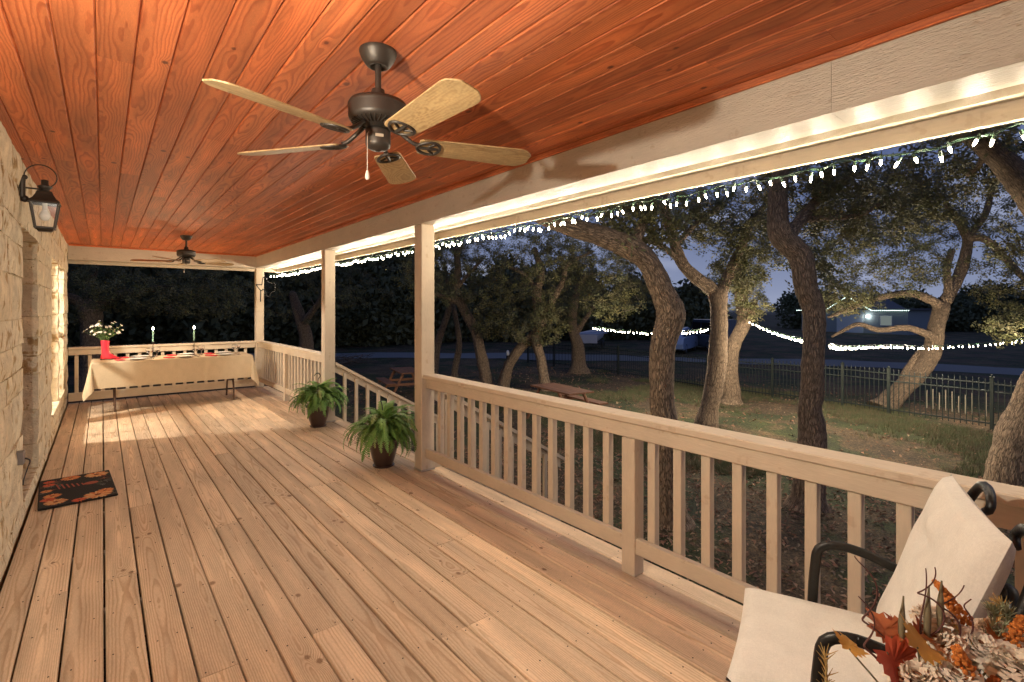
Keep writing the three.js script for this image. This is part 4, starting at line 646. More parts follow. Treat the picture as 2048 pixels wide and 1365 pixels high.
// garden chair with white cushions: faces -z in its own axes
{
  const t = thing('patio_chair', 'black wrought iron chair with white cushions in the right foreground', 'chair', [1.785, 0, -0.595], 0.365);
  const W = 0.30;
  for (const s of [-1, 1]) {
    mesh('arm', tube([[s * W, 0.39, -0.055, 0.0145], [s * W, 0.57, -0.045, 0.0145], [s * W, 0.648, -0.03, 0.0145], [s * W, 0.67, 0.015, 0.0145], [s * W, 0.665, 0.09, 0.0145], [s * W, 0.64, 0.17, 0.0145], [s * W, 0.60, 0.285, 0.0145]], 8, { step: 0.02, flat: [0.75, 1.15] }), M.iron, t);
    mesh('leg', tube([[s * W, 0.41, -0.215, 0.014], [s * W, 0.2, -0.22, 0.013], [s * (W + 0.01), 0.012, -0.25, 0.013], [s * (W + 0.01), 0.002, -0.25, 0.018]], 8, { step: 0.03 }), M.iron, t);
    mesh('leg', tube([[s * W, 0.41, 0.20, 0.014], [s * W, 0.2, 0.24, 0.013], [s * (W + 0.01), 0.012, 0.33, 0.013], [s * (W + 0.01), 0.002, 0.33, 0.018]], 8, { step: 0.03 }), M.iron, t);
    mesh('back_upright', tube([[s * (W - 0.01), 0.38, 0.20, 0.014], [s * (W - 0.01), 0.62, 0.285, 0.014], [s * (W - 0.02), 0.88, 0.37, 0.014], [s * (W - 0.05), 0.955, 0.395, 0.014], [s * 0.20, 0.985, 0.402, 0.014], [s * 0.13, 0.975, 0.40, 0.013], [s * 0.10, 0.945, 0.392, 0.012], [s * 0.13, 0.925, 0.386, 0.011]], 8, { step: 0.015 }), M.iron, t);
    const sc = []; for (let i = 0; i <= 30; i++) { const a = i / 30 * 8.5, rr = 0.052 * (1 - i / 36); sc.push([s * (0.19 + rr * Math.cos(a)), 0.80 + rr * Math.sin(a), 0.345 + (0.80 + rr * Math.sin(a) - 0.8) * 0.33, 0.0085]); } mesh('scroll', tube(sc, 6, { flat: [1, 1.4] }), M.iron, t);
    mesh('cushion_tie', merge([tube([[s * (W - 0.012), 0.66, 0.30, 0.019], [s * (W - 0.012), 0.682, 0.308, 0.019]], 10), tube([[s * (W + 0.0), 0.67, 0.30, 0.004], [s * (W + 0.012), 0.60, 0.29, 0.005], [s * (W + 0.008), 0.52, 0.275, 0.004], [s * (W + 0.03), 0.48, 0.27, 0.003]], 5, { step: 0.02, flat: [1, 1.8] })]), std([0.76, 0.72, 0.66], { roughness: 0.9 }), t);
  }
  mesh('back_rail', tube([[-W + 0.01, 0.60, 0.29, 0.011], [W - 0.01, 0.60, 0.29, 0.011]], 8), M.iron, t);
  mesh('seat_frame', merge([tube([[-W, 0.395, -0.22, 0.013], [W, 0.395, -0.22, 0.013]], 8), tube([[-W, 0.385, 0.2, 0.013], [W, 0.385, 0.2, 0.013]], 8), tube([[-W, 0.395, -0.22, 0.013], [-W, 0.385, 0.2, 0.013]], 8), tube([[W, 0.395, -0.22, 0.013], [W, 0.385, 0.2, 0.013]], 8), ...[-0.2, -0.1, 0, 0.1, 0.2].map(x => cb(x - 0.015, x + 0.015, 0.387, 0.391, -0.21, 0.19, 0.001))]), M.iron, t);
  // cushions: pillow shapes with piping and soft wrinkles
  const pillow = (w, h, d, seed, pinch) => { const N = 30, pos = [], uv = [], idx = []; for (const s of [1, -1]) for (let j = 0; j <= N; j++) for (let i = 0; i <= N; i++) { const u = i / N * 2 - 1, v = j / N * 2 - 1; const e = Math.pow(Math.max(0, 1 - Math.pow(Math.abs(u), 7)), 0.42) * Math.pow(Math.max(0, 1 - Math.pow(Math.abs(v), 7)), 0.42); const q = 1 - 0.035 * (1 - Math.abs(u) * Math.abs(u)) * Math.pow(Math.abs(v), 6), q2 = 1 - 0.035 * (1 - v * v) * Math.pow(Math.abs(u), 6);
      const wr = 0.006 * n3(u * 2.2, v * 2.2, seed) * e + 0.0025 * n3(u * 6, v * 3, seed + 5) * e + (pinch ? -0.030 * Math.exp(-(Math.pow((u - pinch[0]) / 0.18, 2) + Math.pow((v - pinch[1]) / 0.12, 2))) + 0.014 * Math.exp(-(Math.pow((u - pinch[0] + 0.25) / 0.3, 2) + Math.pow((v - pinch[1] - 0.2) / 0.12, 2))) : 0);
      pos.push(u * w * q2, s * (h * e * (0.86 + 0.14 * (1 - u * u) * (1 - v * v)) + wr * (s > 0 ? 1 : 0)), v * d * q); uv.push(u * w, v * d); }
    const n = (N + 1) * (N + 1); for (let s = 0; s < 2; s++) for (let j = 0; j < N; j++) for (let i = 0; i < N; i++) { const a = s * n + j * (N + 1) + i, b = a + 1, c = a + N + 1, d2 = c + 1; if (s) idx.push(a, b, c, b, d2, c); else idx.push(a, c, b, b, c, d2); }
    const g = new THREE.BufferGeometry(); g.setAttribute('position', new THREE.Float32BufferAttribute(pos, 3)); g.setAttribute('uv', new THREE.Float32BufferAttribute(uv, 2)); g.setIndex(idx); g.computeVertexNormals(); return g; };
  const canvas = std([0.81, 0.785, 0.735], { roughness: 0.9, map: rep(fabricTex, 3, 3), bumpMap: rep(clothBump, 9, 9), bumpScale: 0.0005, side: THREE.DoubleSide });
  mesh('seat_cushion', at(pillow(0.283, 0.042, 0.268, 3), 0, 0.44, -0.012), canvas, t);
  const bc = pillow(0.282, 0.05, 0.29, 8, [0.35, 0.35]); bc.rotateX(-Math.PI / 2 + 0.33); bc.rotateY(0); bc.scale(1, 1, 1); 
  mesh('back_cushion', at(bc, 0, 0.715, 0.245), canvas, t);
}
const TREES={
T1:{"t":[[5.55,-1.2,-3.61,0.231],[5.53,-0.97,-3.63,0.181],[5.48,-0.22,-3.67,0.162],[5.42,0.53,-3.71,0.147],[5.39,1.09,-3.67,0.152],[5.42,1.47,-3.58,0.172],[5.28,1.8,-3.64,0.14],[5.11,2.12,-3.71,0.127],[4.93,2.25,-3.79,0.135],[4.69,2.36,-3.92,0.125],[4.34,2.46,-4.08,0.111],[3.99,2.56,-4.23,0.092],[3.58,2.74,-4.44,0.073]],"l":[[[4.93,2.27,-3.79,0.078],[5.18,2.63,-3.78,0.061],[5.54,2.98,-3.75,0.048],[5.92,3.42,-3.7,0.033]]],"c":[[5.29,2.63,-3.95,0.55,0.35,0.5,26],[4.59,2.95,-4.0,1.0,0.5,0.8,20],[4.93,2.73,-3.86,0.4,0.3,0.4,14]]},
T2:{"t":[[10.0,-1.2,-5.8,0.342],[10.04,-0.94,-5.76,0.246],[10.09,-0.54,-5.72,0.192],[10.19,0.16,-5.63,0.198],[10.24,0.87,-5.6,0.187],[10.24,1.57,-5.59,0.171],[10.23,1.84,-5.61,0.192]],"l":[[[10.23,1.78,-5.61,0.15],[10.13,1.95,-5.69,0.144],[9.73,2.24,-5.88,0.132],[9.45,2.51,-5.98,0.121],[9.26,2.84,-6.01,0.109],[9.07,3.27,-6.04,0.093],[8.85,3.71,-6.08,0.076],[8.59,4.25,-6.16,0.056]],[[10.24,1.78,-5.59,0.139],[10.46,2.17,-5.55,0.119],[10.77,2.77,-5.42,0.098],[11.06,3.39,-5.32,0.082],[11.5,3.96,-5.09,0.061]],[[9.45,2.51,-5.98,0.073],[8.92,2.86,-6.15,0.051],[8.55,2.93,-6.33,0.041],[8.2,3.03,-6.48,0.025]],[[9.26,2.84,-6.01,0.073],[9.66,3.3,-5.81,0.058],[10.17,3.69,-5.53,0.042]]],"c":[[10.45,3.59,-5.68,1.35,0.85,1.2,120],[9.0,3.58,-6.09,1.0,0.7,1,60],[11.16,2.85,-5.37,0.8,0.9,0.9,70],[10.66,2.17,-5.51,0.55,0.6,0.6,30]]},
T2b:{"t":[[13.83,-1.2,-7.19,0.34],[13.84,-0.96,-7.18,0.241],[13.82,-0.18,-7.2,0.198],[13.89,0.52,-7.14,0.184],[14.01,1.16,-6.91,0.19],[13.97,1.73,-6.95,0.169],[13.91,2.36,-7.0,0.141],[14.04,3.2,-6.89,0.098]],"l":[[[14.01,1.16,-6.91,0.127],[14.07,1.4,-6.74,0.098],[14.08,1.79,-6.61,0.062]]],"c":[[14.1,1.66,-6.71,0.45,0.45,0.5,34],[14.04,2.64,-6.89,0.9,0.8,0.8,60]]},
T3:{"t":[[7.49,-1.2,-2.81,0.266],[7.5,-0.97,-2.8,0.205],[7.53,-0.1,-2.77,0.164],[7.51,0.18,-2.79,0.143],[7.54,0.47,-2.77,0.143],[7.55,0.85,-2.76,0.14],[7.62,1.23,-2.77,0.138],[7.65,1.61,-2.81,0.142],[7.59,1.8,-2.86,0.142],[7.56,2.28,-2.94,0.157],[7.41,2.58,-3.13,0.155],[7.43,3.04,-3.18,0.127],[7.49,3.28,-3.19,0.114],[7.66,3.91,-3.18,0.094]],"l":[[[7.47,2.52,-3.08,0.105],[7.83,2.82,-3.04,0.08],[8.22,3.12,-2.99,0.067],[8.45,3.4,-2.93,0.045]],[[7.83,2.82,-3.04,0.051],[8.51,2.91,-2.88,0.045],[9.21,3.01,-2.7,0.039],[9.93,3.35,-2.5,0.032]]],"c":[[8.95,3.26,-3.04,1.3,0.7,1.2,110],[7.94,3.65,-3.08,1.2,0.6,0.9,50],[10.29,3.39,-2.73,1.0,0.7,1.1,80],[8.39,2.12,-2.98,0.35,0.5,0.4,14]]},
T4:{"t":[[16.59,-1.24,-4.31,0.383],[16.7,-1.03,-4.22,0.273],[17.01,-0.6,-3.96,0.232],[17.33,-0.19,-3.7,0.219],[17.59,0.26,-3.5,0.212],[17.67,0.7,-3.43,0.205],[17.73,1.17,-3.38,0.184],[17.82,1.58,-3.31,0.198]],"l":[[[17.82,1.58,-3.31,0.137],[17.5,1.76,-3.44,0.115],[16.97,1.95,-3.74,0.101],[16.22,1.9,-4.09,0.08],[15.48,1.71,-4.43,0.072],[14.83,1.47,-4.71,0.051],[14.41,1.33,-4.92,0.032]],[[17.82,1.58,-3.31,0.15],[17.97,1.99,-3.19,0.116],[17.93,2.61,-3.22,0.089],[18.04,3.16,-3.13,0.082]],[[17.88,1.72,-3.26,0.15],[18.28,2.34,-3.06,0.138],[18.6,3.04,-2.94,0.132],[18.63,3.48,-2.91,0.118],[18.41,4.01,-3.08,0.09],[18.14,4.5,-3.3,0.069]],[[18.63,3.48,-2.91,0.104],[18.69,3.47,-2.6,0.096],[18.76,2.88,-2.16,0.087],[18.73,2.35,-1.8,0.078],[18.95,1.77,-1.36,0.064]],[[18.63,3.48,-2.91,0.09],[19.0,4.15,-2.6,0.083],[19.17,4.84,-2.47,0.062],[19.43,5.4,-2.25,0.049]],[[17.67,0.76,-3.43,0.116],[17.28,0.91,-3.62,0.095],[16.82,1.03,-3.86,0.081],[16.12,0.98,-4.31,0.067],[15.59,1.13,-4.6,0.06],[15.19,0.99,-4.8,0.046],[14.82,0.81,-4.97,0.026]],[[16.82,-0.94,-4.12,0.137],[17.21,-0.2,-3.93,0.117],[17.63,0.34,-3.72,0.104]]],"c":[[16.15,2.85,-4.28,1.8,1.1,1.6,150],[18.57,4.57,-2.95,2.0,1.3,1.6,160],[14.85,1.77,-4.69,0.9,0.45,0.8,40],[18.73,2.3,-1.8,1.2,1.1,1.2,90],[17.79,4.1,-4.24,1.8,1.0,1.5,110],[17.69,1.14,-1.87,0.6,0.5,0.6,30],[16.01,3.67,-5.68,1.2,1.2,1.3,80]]},
T5:{"t":[[10.21,-1.26,-0.99,0.463],[10.16,-0.9,-1.02,0.371],[10.23,-0.33,-0.97,0.328],[10.41,0.24,-0.82,0.299],[10.48,0.96,-0.63,0.281],[10.42,1.66,-0.56,0.263],[10.19,2.34,-0.62,0.225],[9.83,2.87,-0.78,0.195],[9.46,3.26,-0.95,0.166],[9.06,3.58,-1.15,0.137],[8.62,3.83,-1.37,0.109],[8.1,4.09,-1.67,0.082]],"l":[[[8.98,3.64,-1.21,0.059],[9.18,3.48,-1.31,0.037],[9.31,3.39,-1.45,0.028]]],"c":[[8.6,3.81,-1.52,0.9,0.5,0.8,40],[9.88,3.59,-1.25,0.7,0.5,0.6,26],[10.84,2.65,-0.99,0.5,0.5,0.5,14]]},
T6:{"t":[[10.32,-1.4,-13.91,0.291],[10.24,-0.97,-13.97,0.214],[10.05,0.11,-14.12,0.18],[9.95,0.76,-14.21,0.171],[9.73,1.26,-14.38,0.171],[9.55,1.72,-14.53,0.163],[9.41,2.2,-14.64,0.146],[9.47,2.88,-14.6,0.12],[9.41,3.57,-14.64,0.094]],"l":[[[9.59,1.65,-14.5,0.111],[9.15,1.9,-14.6,0.093],[8.78,2.02,-14.77,0.076],[8.34,2.26,-14.87,0.05]],[[9.41,2.2,-14.64,0.077],[9.73,2.79,-14.25,0.06],[9.94,3.2,-13.82,0.042]]],"c":[[9.65,3.05,-14.45,1.5,1.5,1.5,110],[10.14,1.85,-13.66,1.0,0.8,0.9,46],[8.47,2.84,-14.76,1.2,1.4,1.2,70],[10.09,1.18,-13.45,0.6,0.7,0.6,30]]},
T7:{"t":[[10.45,-1.35,-13.41,0.286],[10.51,-0.94,-13.37,0.202],[10.64,-0.34,-13.26,0.168],[10.95,0.25,-13.01,0.168],[11.26,0.62,-12.75,0.177],[11.38,0.93,-12.53,0.201],[11.29,1.51,-12.48,0.175],[11.22,2.1,-12.53,0.158],[11.34,2.68,-12.43,0.125],[11.18,3.51,-12.56,0.091]],"l":[[[11.36,-1.31,-12.16,0.247],[11.29,-0.87,-12.21,0.181],[11.26,-0.04,-12.37,0.157],[11.21,0.52,-12.54,0.15],[11.35,0.93,-12.55,0.134]],[[11.38,1.18,-12.53,0.125],[11.54,1.65,-12.27,0.108],[11.66,2.01,-12.05,0.099],[11.78,2.5,-11.82,0.09],[11.8,2.95,-11.68,0.074],[12.23,3.37,-11.07,0.048]],[[11.26,2.1,-12.5,0.091],[10.99,2.68,-12.85,0.067],[10.53,3.03,-13.35,0.05]]],"c":[[11.18,3.18,-12.56,2.2,1.4,1.9,190],[10.92,1.18,-12.51,1.1,0.9,1,70],[12.3,3.3,-11.14,1.8,1.2,1.5,130],[12.56,1.83,-10.41,1.1,0.7,1,60],[11.36,1.19,-12.03,0.6,0.8,0.6,30]]},
T8:{"t":[[10.84,-1.36,-16.96,0.178],[10.84,-0.97,-16.96,0.129],[10.98,0.12,-16.85,0.119],[10.87,1.21,-16.94,0.099],[10.7,2.1,-17.07,0.089],[10.55,3.09,-17.2,0.069]],"l":[],"c":[[10.55,3.89,-17.2,1.6,1.6,1.5,80]]},
T9:{"t":[[15.4,-0.88,-14.55,0.416],[15.38,-0.67,-14.56,0.291],[15.35,0.05,-14.59,0.25],[15.19,0.78,-14.72,0.208],[15.27,1.93,-14.65,0.166],[15.59,2.96,-14.39,0.114]],"l":[[[15.27,0.47,-14.65,0.125],[15.59,1.09,-14.39,0.094],[15.92,1.72,-14.13,0.062]]],"c":[[15.59,2.76,-14.39,2.2,1.6,1.8,150],[17.21,2.76,-13.08,1.6,1.3,1.5,90],[14.79,1.51,-15.05,1.2,1,1,60]]},
T10:{"t":[[9.7,-1.4,-16.6,0.226],[9.7,-0.75,-16.6,0.169],[9.81,0.25,-16.51,0.132],[10.11,1.42,-16.27,0.113],[10.24,2.26,-16.16,0.085]],"l":[],"c":[[10.02,3.39,-16.34,1.5,1.5,1.5,90]]},
T11:{"t":[[6.24,-0.87,-20.69,0.436],[6.27,-0.37,-20.67,0.317],[6.24,0.52,-20.69,0.257],[6.06,1.31,-20.84,0.218],[5.86,2.1,-21.01,0.149]],"l":[[[6.15,0.92,-20.77,0.158],[6.37,1.89,-19.3,0.094],[6.17,2.58,-18.18,0.062]]],"c":[[6.09,2.7,-20.82,2.6,2.0,2,130],[7.63,3.09,-19.57,2.2,1.8,2,90]]},
T12:{"t":[[-0.21,-0.4,-20.14,0.399],[-0.21,-0.1,-20.14,0.322],[-0.23,0.44,-20.15,0.292],[-0.25,1.05,-20.17,0.276],[-0.29,1.44,-20.2,0.307]],"l":[[[-0.29,1.36,-20.2,0.184],[-0.58,1.77,-20.18,0.151],[-0.97,1.96,-20.11,0.119],[-1.41,2.03,-20.21,0.088]],[[-0.24,1.39,-20.16,0.2],[0.05,1.79,-20.06,0.17],[0.43,1.98,-19.87,0.132],[1.04,2.14,-19.5,0.102],[1.78,2.27,-19.03,0.071]],[[-0.27,1.44,-20.19,0.169],[-0.34,1.98,-20.37,0.139],[-0.23,2.6,-20.41,0.109],[-0.05,3.39,-20.39,0.078]]],"c":[[0.19,2.44,-19.94,2.6,1.2,2,150],[1.53,2.14,-19.11,2.0,1.0,1.6,110],[-0.86,2.42,-20.28,1.8,1.2,1.6,70],[2.66,1.99,-18.45,1.4,0.9,1.3,70]]}
};

// ================================================================ the yard
// live oaks: trunk and limbs follow given lines [x, y, z, radius]; finer branches grow out to points in the crown, leaf clumps sit on them
function clumpGeo(seed, n, R, l, w) { const r = rng(seed), g = new Geo(); for (let i = 0; i < n; i++) { const a = r() * 6.283, c = r() * 2 - 1, s = Math.sqrt(1 - c * c), q = Math.pow(r(), 0.6) * R, p = [Math.cos(a) * s * q, c * q * 0.75, Math.sin(a) * s * q]; const b = r() * 6.283, e = (r() - 0.4) * 1.6, d = [Math.cos(b) * Math.cos(e), Math.sin(e), Math.sin(b) * Math.cos(e)], L = l * (0.7 + 0.6 * r()), k = r() * 6.283; let u = V(d[1], -d[0] + 0.3, d[2] * 0.5).cross(V(...d)).normalize().applyAxisAngle(V(...d), k).multiplyScalar(w * (0.7 + 0.6 * r()));
    const m = [p[0] + d[0] * L * 0.5, p[1] + d[1] * L * 0.5 + L * 0.06, p[2] + d[2] * L * 0.5], t = [p[0] + d[0] * L, p[1] + d[1] * L - L * 0.05, p[2] + d[2] * L]; g.tri(p, [m[0] + u.x, m[1] + u.y, m[2] + u.z], t); g.tri(p, t, [m[0] - u.x, m[1] - u.y, m[2] - u.z]); } return g.build(); }
const clumps = [clumpGeo(1, 40, 0.135, 0.056, 0.0125), clumpGeo(2, 38, 0.165, 0.060, 0.0135)];
const limbDisp = k => (q, r) => r * (0.10 * n3(q.x * 3.1 * k, q.y * 1.6 * k, q.z * 3.1 * k) + 0.06 * n3(q.x * 11, q.y * 5, q.z * 11)) + Math.min(r, 0.12) * 0.07 * n3(q.x * 26, q.y * 8, q.z * 26);
function oak(d, label, seed, dense = 1) {
  const t = thing('oak_tree', label, 'tree', [0, 0, 0], 0, 'live oaks in the yard'), r = rng(seed);
  const trunk = d.t.map(q => [...q]); trunk[0][3] *= 1.15; trunk[0][1] = Math.min(trunk[0][1], groundY(trunk[0][0], trunk[0][2]) - 0.06);
  if (d.l.length) { const n = trunk.length, a = trunk[n - 1], b = trunk[n - 2], l = Math.hypot(a[0] - b[0], a[1] - b[1], a[2] - b[2]), e = k => [a[0] + (a[0] - b[0]) / l * a[3] * k, a[1] + (a[1] - b[1]) / l * a[3] * k, a[2] + (a[2] - b[2]) / l * a[3] * k]; trunk.push([...e(0.55), a[3] * 0.85], [...e(1.0), a[3] * 0.5], [...e(1.15), a[3] * 0.12]); }
  mesh('trunk', tube(trunk, 28, { step: 0.05, disp: limbDisp(1) }), M.bark, t);
  const nodes = []; const feed = L => { for (let i = 0; i < L.length - 1; i++) for (let k = 0; k < 5; k++) { const e = k / 5; nodes.push({ p: V(lerp(L[i][0], L[i + 1][0], e), lerp(L[i][1], L[i + 1][1], e), lerp(L[i][2], L[i + 1][2], e)), r: lerp(L[i][3], L[i + 1][3], e) }); } };
  for (const L of d.l) { mesh('limb', tube(L, 14, { step: 0.06, disp: limbDisp(1.5) }), M.bark, t); feed(L); }
  feed(d.t.slice(Math.floor(d.t.length * 0.6)));
  // branches
  const pts = []; for (const [x, y, z, a, b, c, n] of d.c) for (let i = 0; i < n * 1.4 * dense; i++) { const u = r() * 6.283, w = r() * 2 - 1, s = Math.sqrt(1 - w * w), q = Math.cbrt(r()) ; pts.push(V(x + Math.cos(u) * s * q * a, y + w * q * b, z + Math.sin(u) * s * q * c)); }
  const base = nodes.map(n => n.p); const dist = p => base.reduce((s, q) => Math.min(s, q.distanceToSquared(p)), 1e9); pts.forEach(p => p.userD = dist(p)); pts.sort((a, b) => a.userD - b.userD);
  const br = [], tips = [];
  for (const p of pts) {
    let best = null, bd = 1e9; for (const n of nodes) { const k = n.p.distanceToSquared(p); if (k < bd) { bd = k; best = n; } }
    const L = Math.sqrt(bd); if (L > 2.6) { tips.push(p); continue; }
    const n = Math.max(2, Math.min(6, Math.round(L / 0.16))), line = [], r0 = Math.min(best.r * 0.62, 0.008 + 0.022 * L); let prev = best.p;
    for (let k = 0; k <= n; k++) { const e = k / n, q = best.p.clone().lerp(p, e); q.y -= 0.10 * L * Math.sin(Math.PI * e) * (r() - 0.2); if (k && k < n) q.add(V((r() - 0.5) * 0.16 * L, (r() - 0.5) * 0.16 * L, (r() - 0.5) * 0.16 * L)); const rad = lerp(r0, 0.0035, e); line.push([q.x, q.y, q.z, rad]); if (k) nodes.push({ p: q, r: rad }); }
    br.push(tube(line, 5, { cap: false })); tips.push(p);
    if (r() < 0.55) tips.push(V(...line[n - 1]));
    if (r() < 0.5) { const q = V(...line[Math.max(1, n - 1)]), e = q.clone().add(V((r() - 0.5) * 0.5, (r() - 0.6) * 0.4, (r() - 0.5) * 0.5)); br.push(tube([[q.x, q.y, q.z, 0.004], [lerp(q.x, e.x, 0.5) + 0.03, lerp(q.y, e.y, 0.5), lerp(q.z, e.z, 0.5), 0.003], [e.x, e.y, e.z, 0.002]], 4, { cap: false })); if (r() < 0.6) tips.push(e); }
  }
  if (br.length) { const b = mesh('branches', merge(br), M.twig, t); b.userData.kind = 'stuff'; }
  if (tips.length) for (const k of [0, 1]) { const L = tips.filter((_, i) => i % 2 === k), im = new THREE.InstancedMesh(clumps[k], M.leaf, L.length), m = new THREE.Matrix4(), c = new THREE.Color(); L.forEach((p, i) => { const s = 0.8 + 0.6 * r(); m.compose(p, new THREE.Quaternion().setFromEuler(new THREE.Euler(r() * 0.6, r() * 6.3, r() * 0.6)), V(s, s * 0.85, s)); im.setMatrixAt(i, m); const v = 0.7 + 0.6 * r(); im.setColorAt(i, c.setRGB(v * (0.95 + 0.25 * r()), v, v * (0.7 + 0.4 * r()))); }); im.name = 'crown'; im.userData.kind = 'stuff'; im.castShadow = im.receiveShadow = true; t.add(im); }
  return t;
}
console.log('trees');
oak(TREES.T1, 'thick leaning oak whose trunk bends left over the railing, nearest the picnic table', 101);
oak(TREES.T2, 'upright oak with a forked trunk, second behind the leaning one', 102);
oak(TREES.T2b, 'slimmer oak with brightly lit leaves where the light string is tied', 103);
oak(TREES.T3, 'oak with an S-curved trunk standing right of the middle, near the fence gate', 104);
oak(TREES.T4, 'oak with a slanting trunk and long level branches just beyond the fence', 105);
oak(TREES.T5, 'dark thick oak cut by the right edge of the picture, its limb reaching over', 106);
oak(TREES.T6, 'thin oak curving left, first right of the nearest porch post', 107);
oak(TREES.T7, 'oak of two stems crossing in an A shape in the left yard', 108);
oak(TREES.T8, 'slender upright oak just right of the nearest porch post', 109);
oak(TREES.T9, 'oak at the far fence corner left of the lit light string', 110);
oak(TREES.T10, 'thin dark oak half hidden by the nearest porch post', 111);
oak(TREES.T11, 'dark oak seen through the opening left of the middle post', 112);
oak(TREES.T12, 'big dark oak with a forked trunk behind the dining table', 113);
{ // the wood round the yard: reads as one dark mass
  const r = rng(909), L = []; const g = clumpGeo(5, 46, 1.0, 0.42, 0.13);
  const add = (x, z, h, w, n) => { for (let i = 0; i < n; i++) { const a = r() * 6.283, q = Math.sqrt(r()), y = Math.pow(r(), 0.8) * h; const k = Math.sin(Math.PI * clamp(0.12 + 0.86 * y / h)); L.push([x + Math.cos(a) * q * w * k, GY + y, z + Math.sin(a) * q * w * k, 0.7 + 0.8 * r()]); } };
  for (let i = 0; i < 46; i++) { const t = i / 45; add(lerp(-30, 18, t) + (r() - 0.5) * 3, lerp(-34, -36, t) - 4 * r(), 9.5 + 5 * r() - 4.5 * sst(0.75, 1, t), 2.6 + r(), 120); }     // behind the lane, left
  for (let i = 0; i < 30; i++) { const t = i / 29; add(lerp(18, 44, t) + (r() - 0.5) * 4, lerp(-37, -24, t) - 4 * r(), 5.2 - 1.6 * t + 2.2 * r() * (1 - 0.5 * t), 2.8, 70); }                    // lower towards the glow
  for (let i = 0; i < 34; i++) { const t = i / 33; add(lerp(78, 92, t) + (r() - 0.5) * 6, lerp(-30, 14, t), 3.0 + 2.4 * r(), 3.2, 60); }
  for (let i = 0; i < 16; i++) { const t = i / 15; add(lerp(-26, -6, t), lerp(-8, -30, t) - 2 * r(), 9 + 3 * r(), 3, 90); }
  const im = new THREE.InstancedMesh(g, M.leaf, L.length), m = new THREE.Matrix4(); L.forEach((q, i) => { m.compose(V(q[0], q[1], q[2]), new THREE.Quaternion().setFromEuler(new THREE.Euler(r() * 6, r() * 6, r() * 6)), V(q[3], q[3], q[3])); im.setMatrixAt(i, m); });
  im.name = 'distant_wood'; im.userData.kind = 'stuff'; im.userData.label = 'dark wood closing off the yard beyond the lane'; im.castShadow = im.receiveShadow = true; scene.add(im);
}
{ // fallen leaves and grass
  const r = rng(404), leaf = (() => { const g = new Geo(); const c = 0.012; g.tri([-0.03, 0, 0], [0, c, 0.014], [0.03, 0.002, 0]); g.tri([-0.03, 0, 0], [0.03, 0.002, 0], [0, c * 0.6, -0.014]); return g.build(); })();
  const N = 20000, im = new THREE.InstancedMesh(leaf, M.litter, N), m = new THREE.Matrix4(), c = new THREE.Color();
  for (let i = 0; i < N; i++) { const near = r() < 0.72; let x, z; if (near) { x = 2.7 + Math.pow(r(), 1.3) * 6.5; z = -8 + r() * 10; } else { x = 5 + r() * 14; z = -18 + r() * 20; }
    const s = (0.7 + 0.7 * r()) * (near ? 1 : 1.25); m.compose(V(x, groundY(x, z) + 0.008 + 0.012 * r(), z), new THREE.Quaternion().setFromEuler(new THREE.Euler((r() - 0.5) * 1.1, r() * 6.3, (r() - 0.5) * 1.1)), V(s, s, s)); im.setMatrixAt(i, m); const v = 0.5 + 0.9 * r(), k = r(); im.setColorAt(i, c.setRGB(v * (1 + 0.2 * k), v * (0.88 + 0.3 * (1 - k)), v * (0.82 + 0.3 * (1 - k)))); }
  im.name = 'fallen_leaves'; im.userData.kind = 'stuff'; im.userData.label = 'brown fallen leaves scattered over the yard'; im.receiveShadow = true; scene.add(im);
  const tuft = (() => { const g = new Geo(), q = rng(3); for (let i = 0; i < 16; i++) { const a = q() * 6.283, x = (q() - 0.5) * 0.10, z = (q() - 0.5) * 0.10, h = 0.05 + 0.07 * q(), d = 0.02 + 0.035 * q(), w = 0.0028; g.tri([x - Math.sin(a) * w, 0, z + Math.cos(a) * w], [x + Math.sin(a) * w, 0, z - Math.cos(a) * w], [x + Math.cos(a) * d, h, z + Math.sin(a) * d]); } return g.build(); })();
  const G = []; while (G.length < 19000) { const x = 2.9 + Math.pow(r(), 1.2) * 14, z = -17 + r() * 20; const q = fbm(x * 0.35 + 40, z * 0.35 + 60, 3); if (q > 0.53 + 0.12 * r() ) G.push([x, z]); }
  const gm = new THREE.InstancedMesh(tuft, M.grass, G.length); G.forEach(([x, z], i) => { const s = 0.7 + 0.7 * r(); m.compose(V(x, groundY(x, z) - 0.005, z), new THREE.Quaternion().setFromAxisAngle(V(0, 1, 0), r() * 6.3), V(s, s, s)); gm.setMatrixAt(i, m); const v = 0.7 + 0.6 * r(), d = r() < 0.3 ? 1.6 : 1; gm.setColorAt(i, c.setRGB(v * d, v, v * (d > 1 ? 1.3 : 1))); });
  gm.name = 'grass'; gm.userData.kind = 'stuff'; gm.userData.label = 'thin green grass growing in patches in the yard'; gm.receiveShadow = true; scene.add(gm);
}
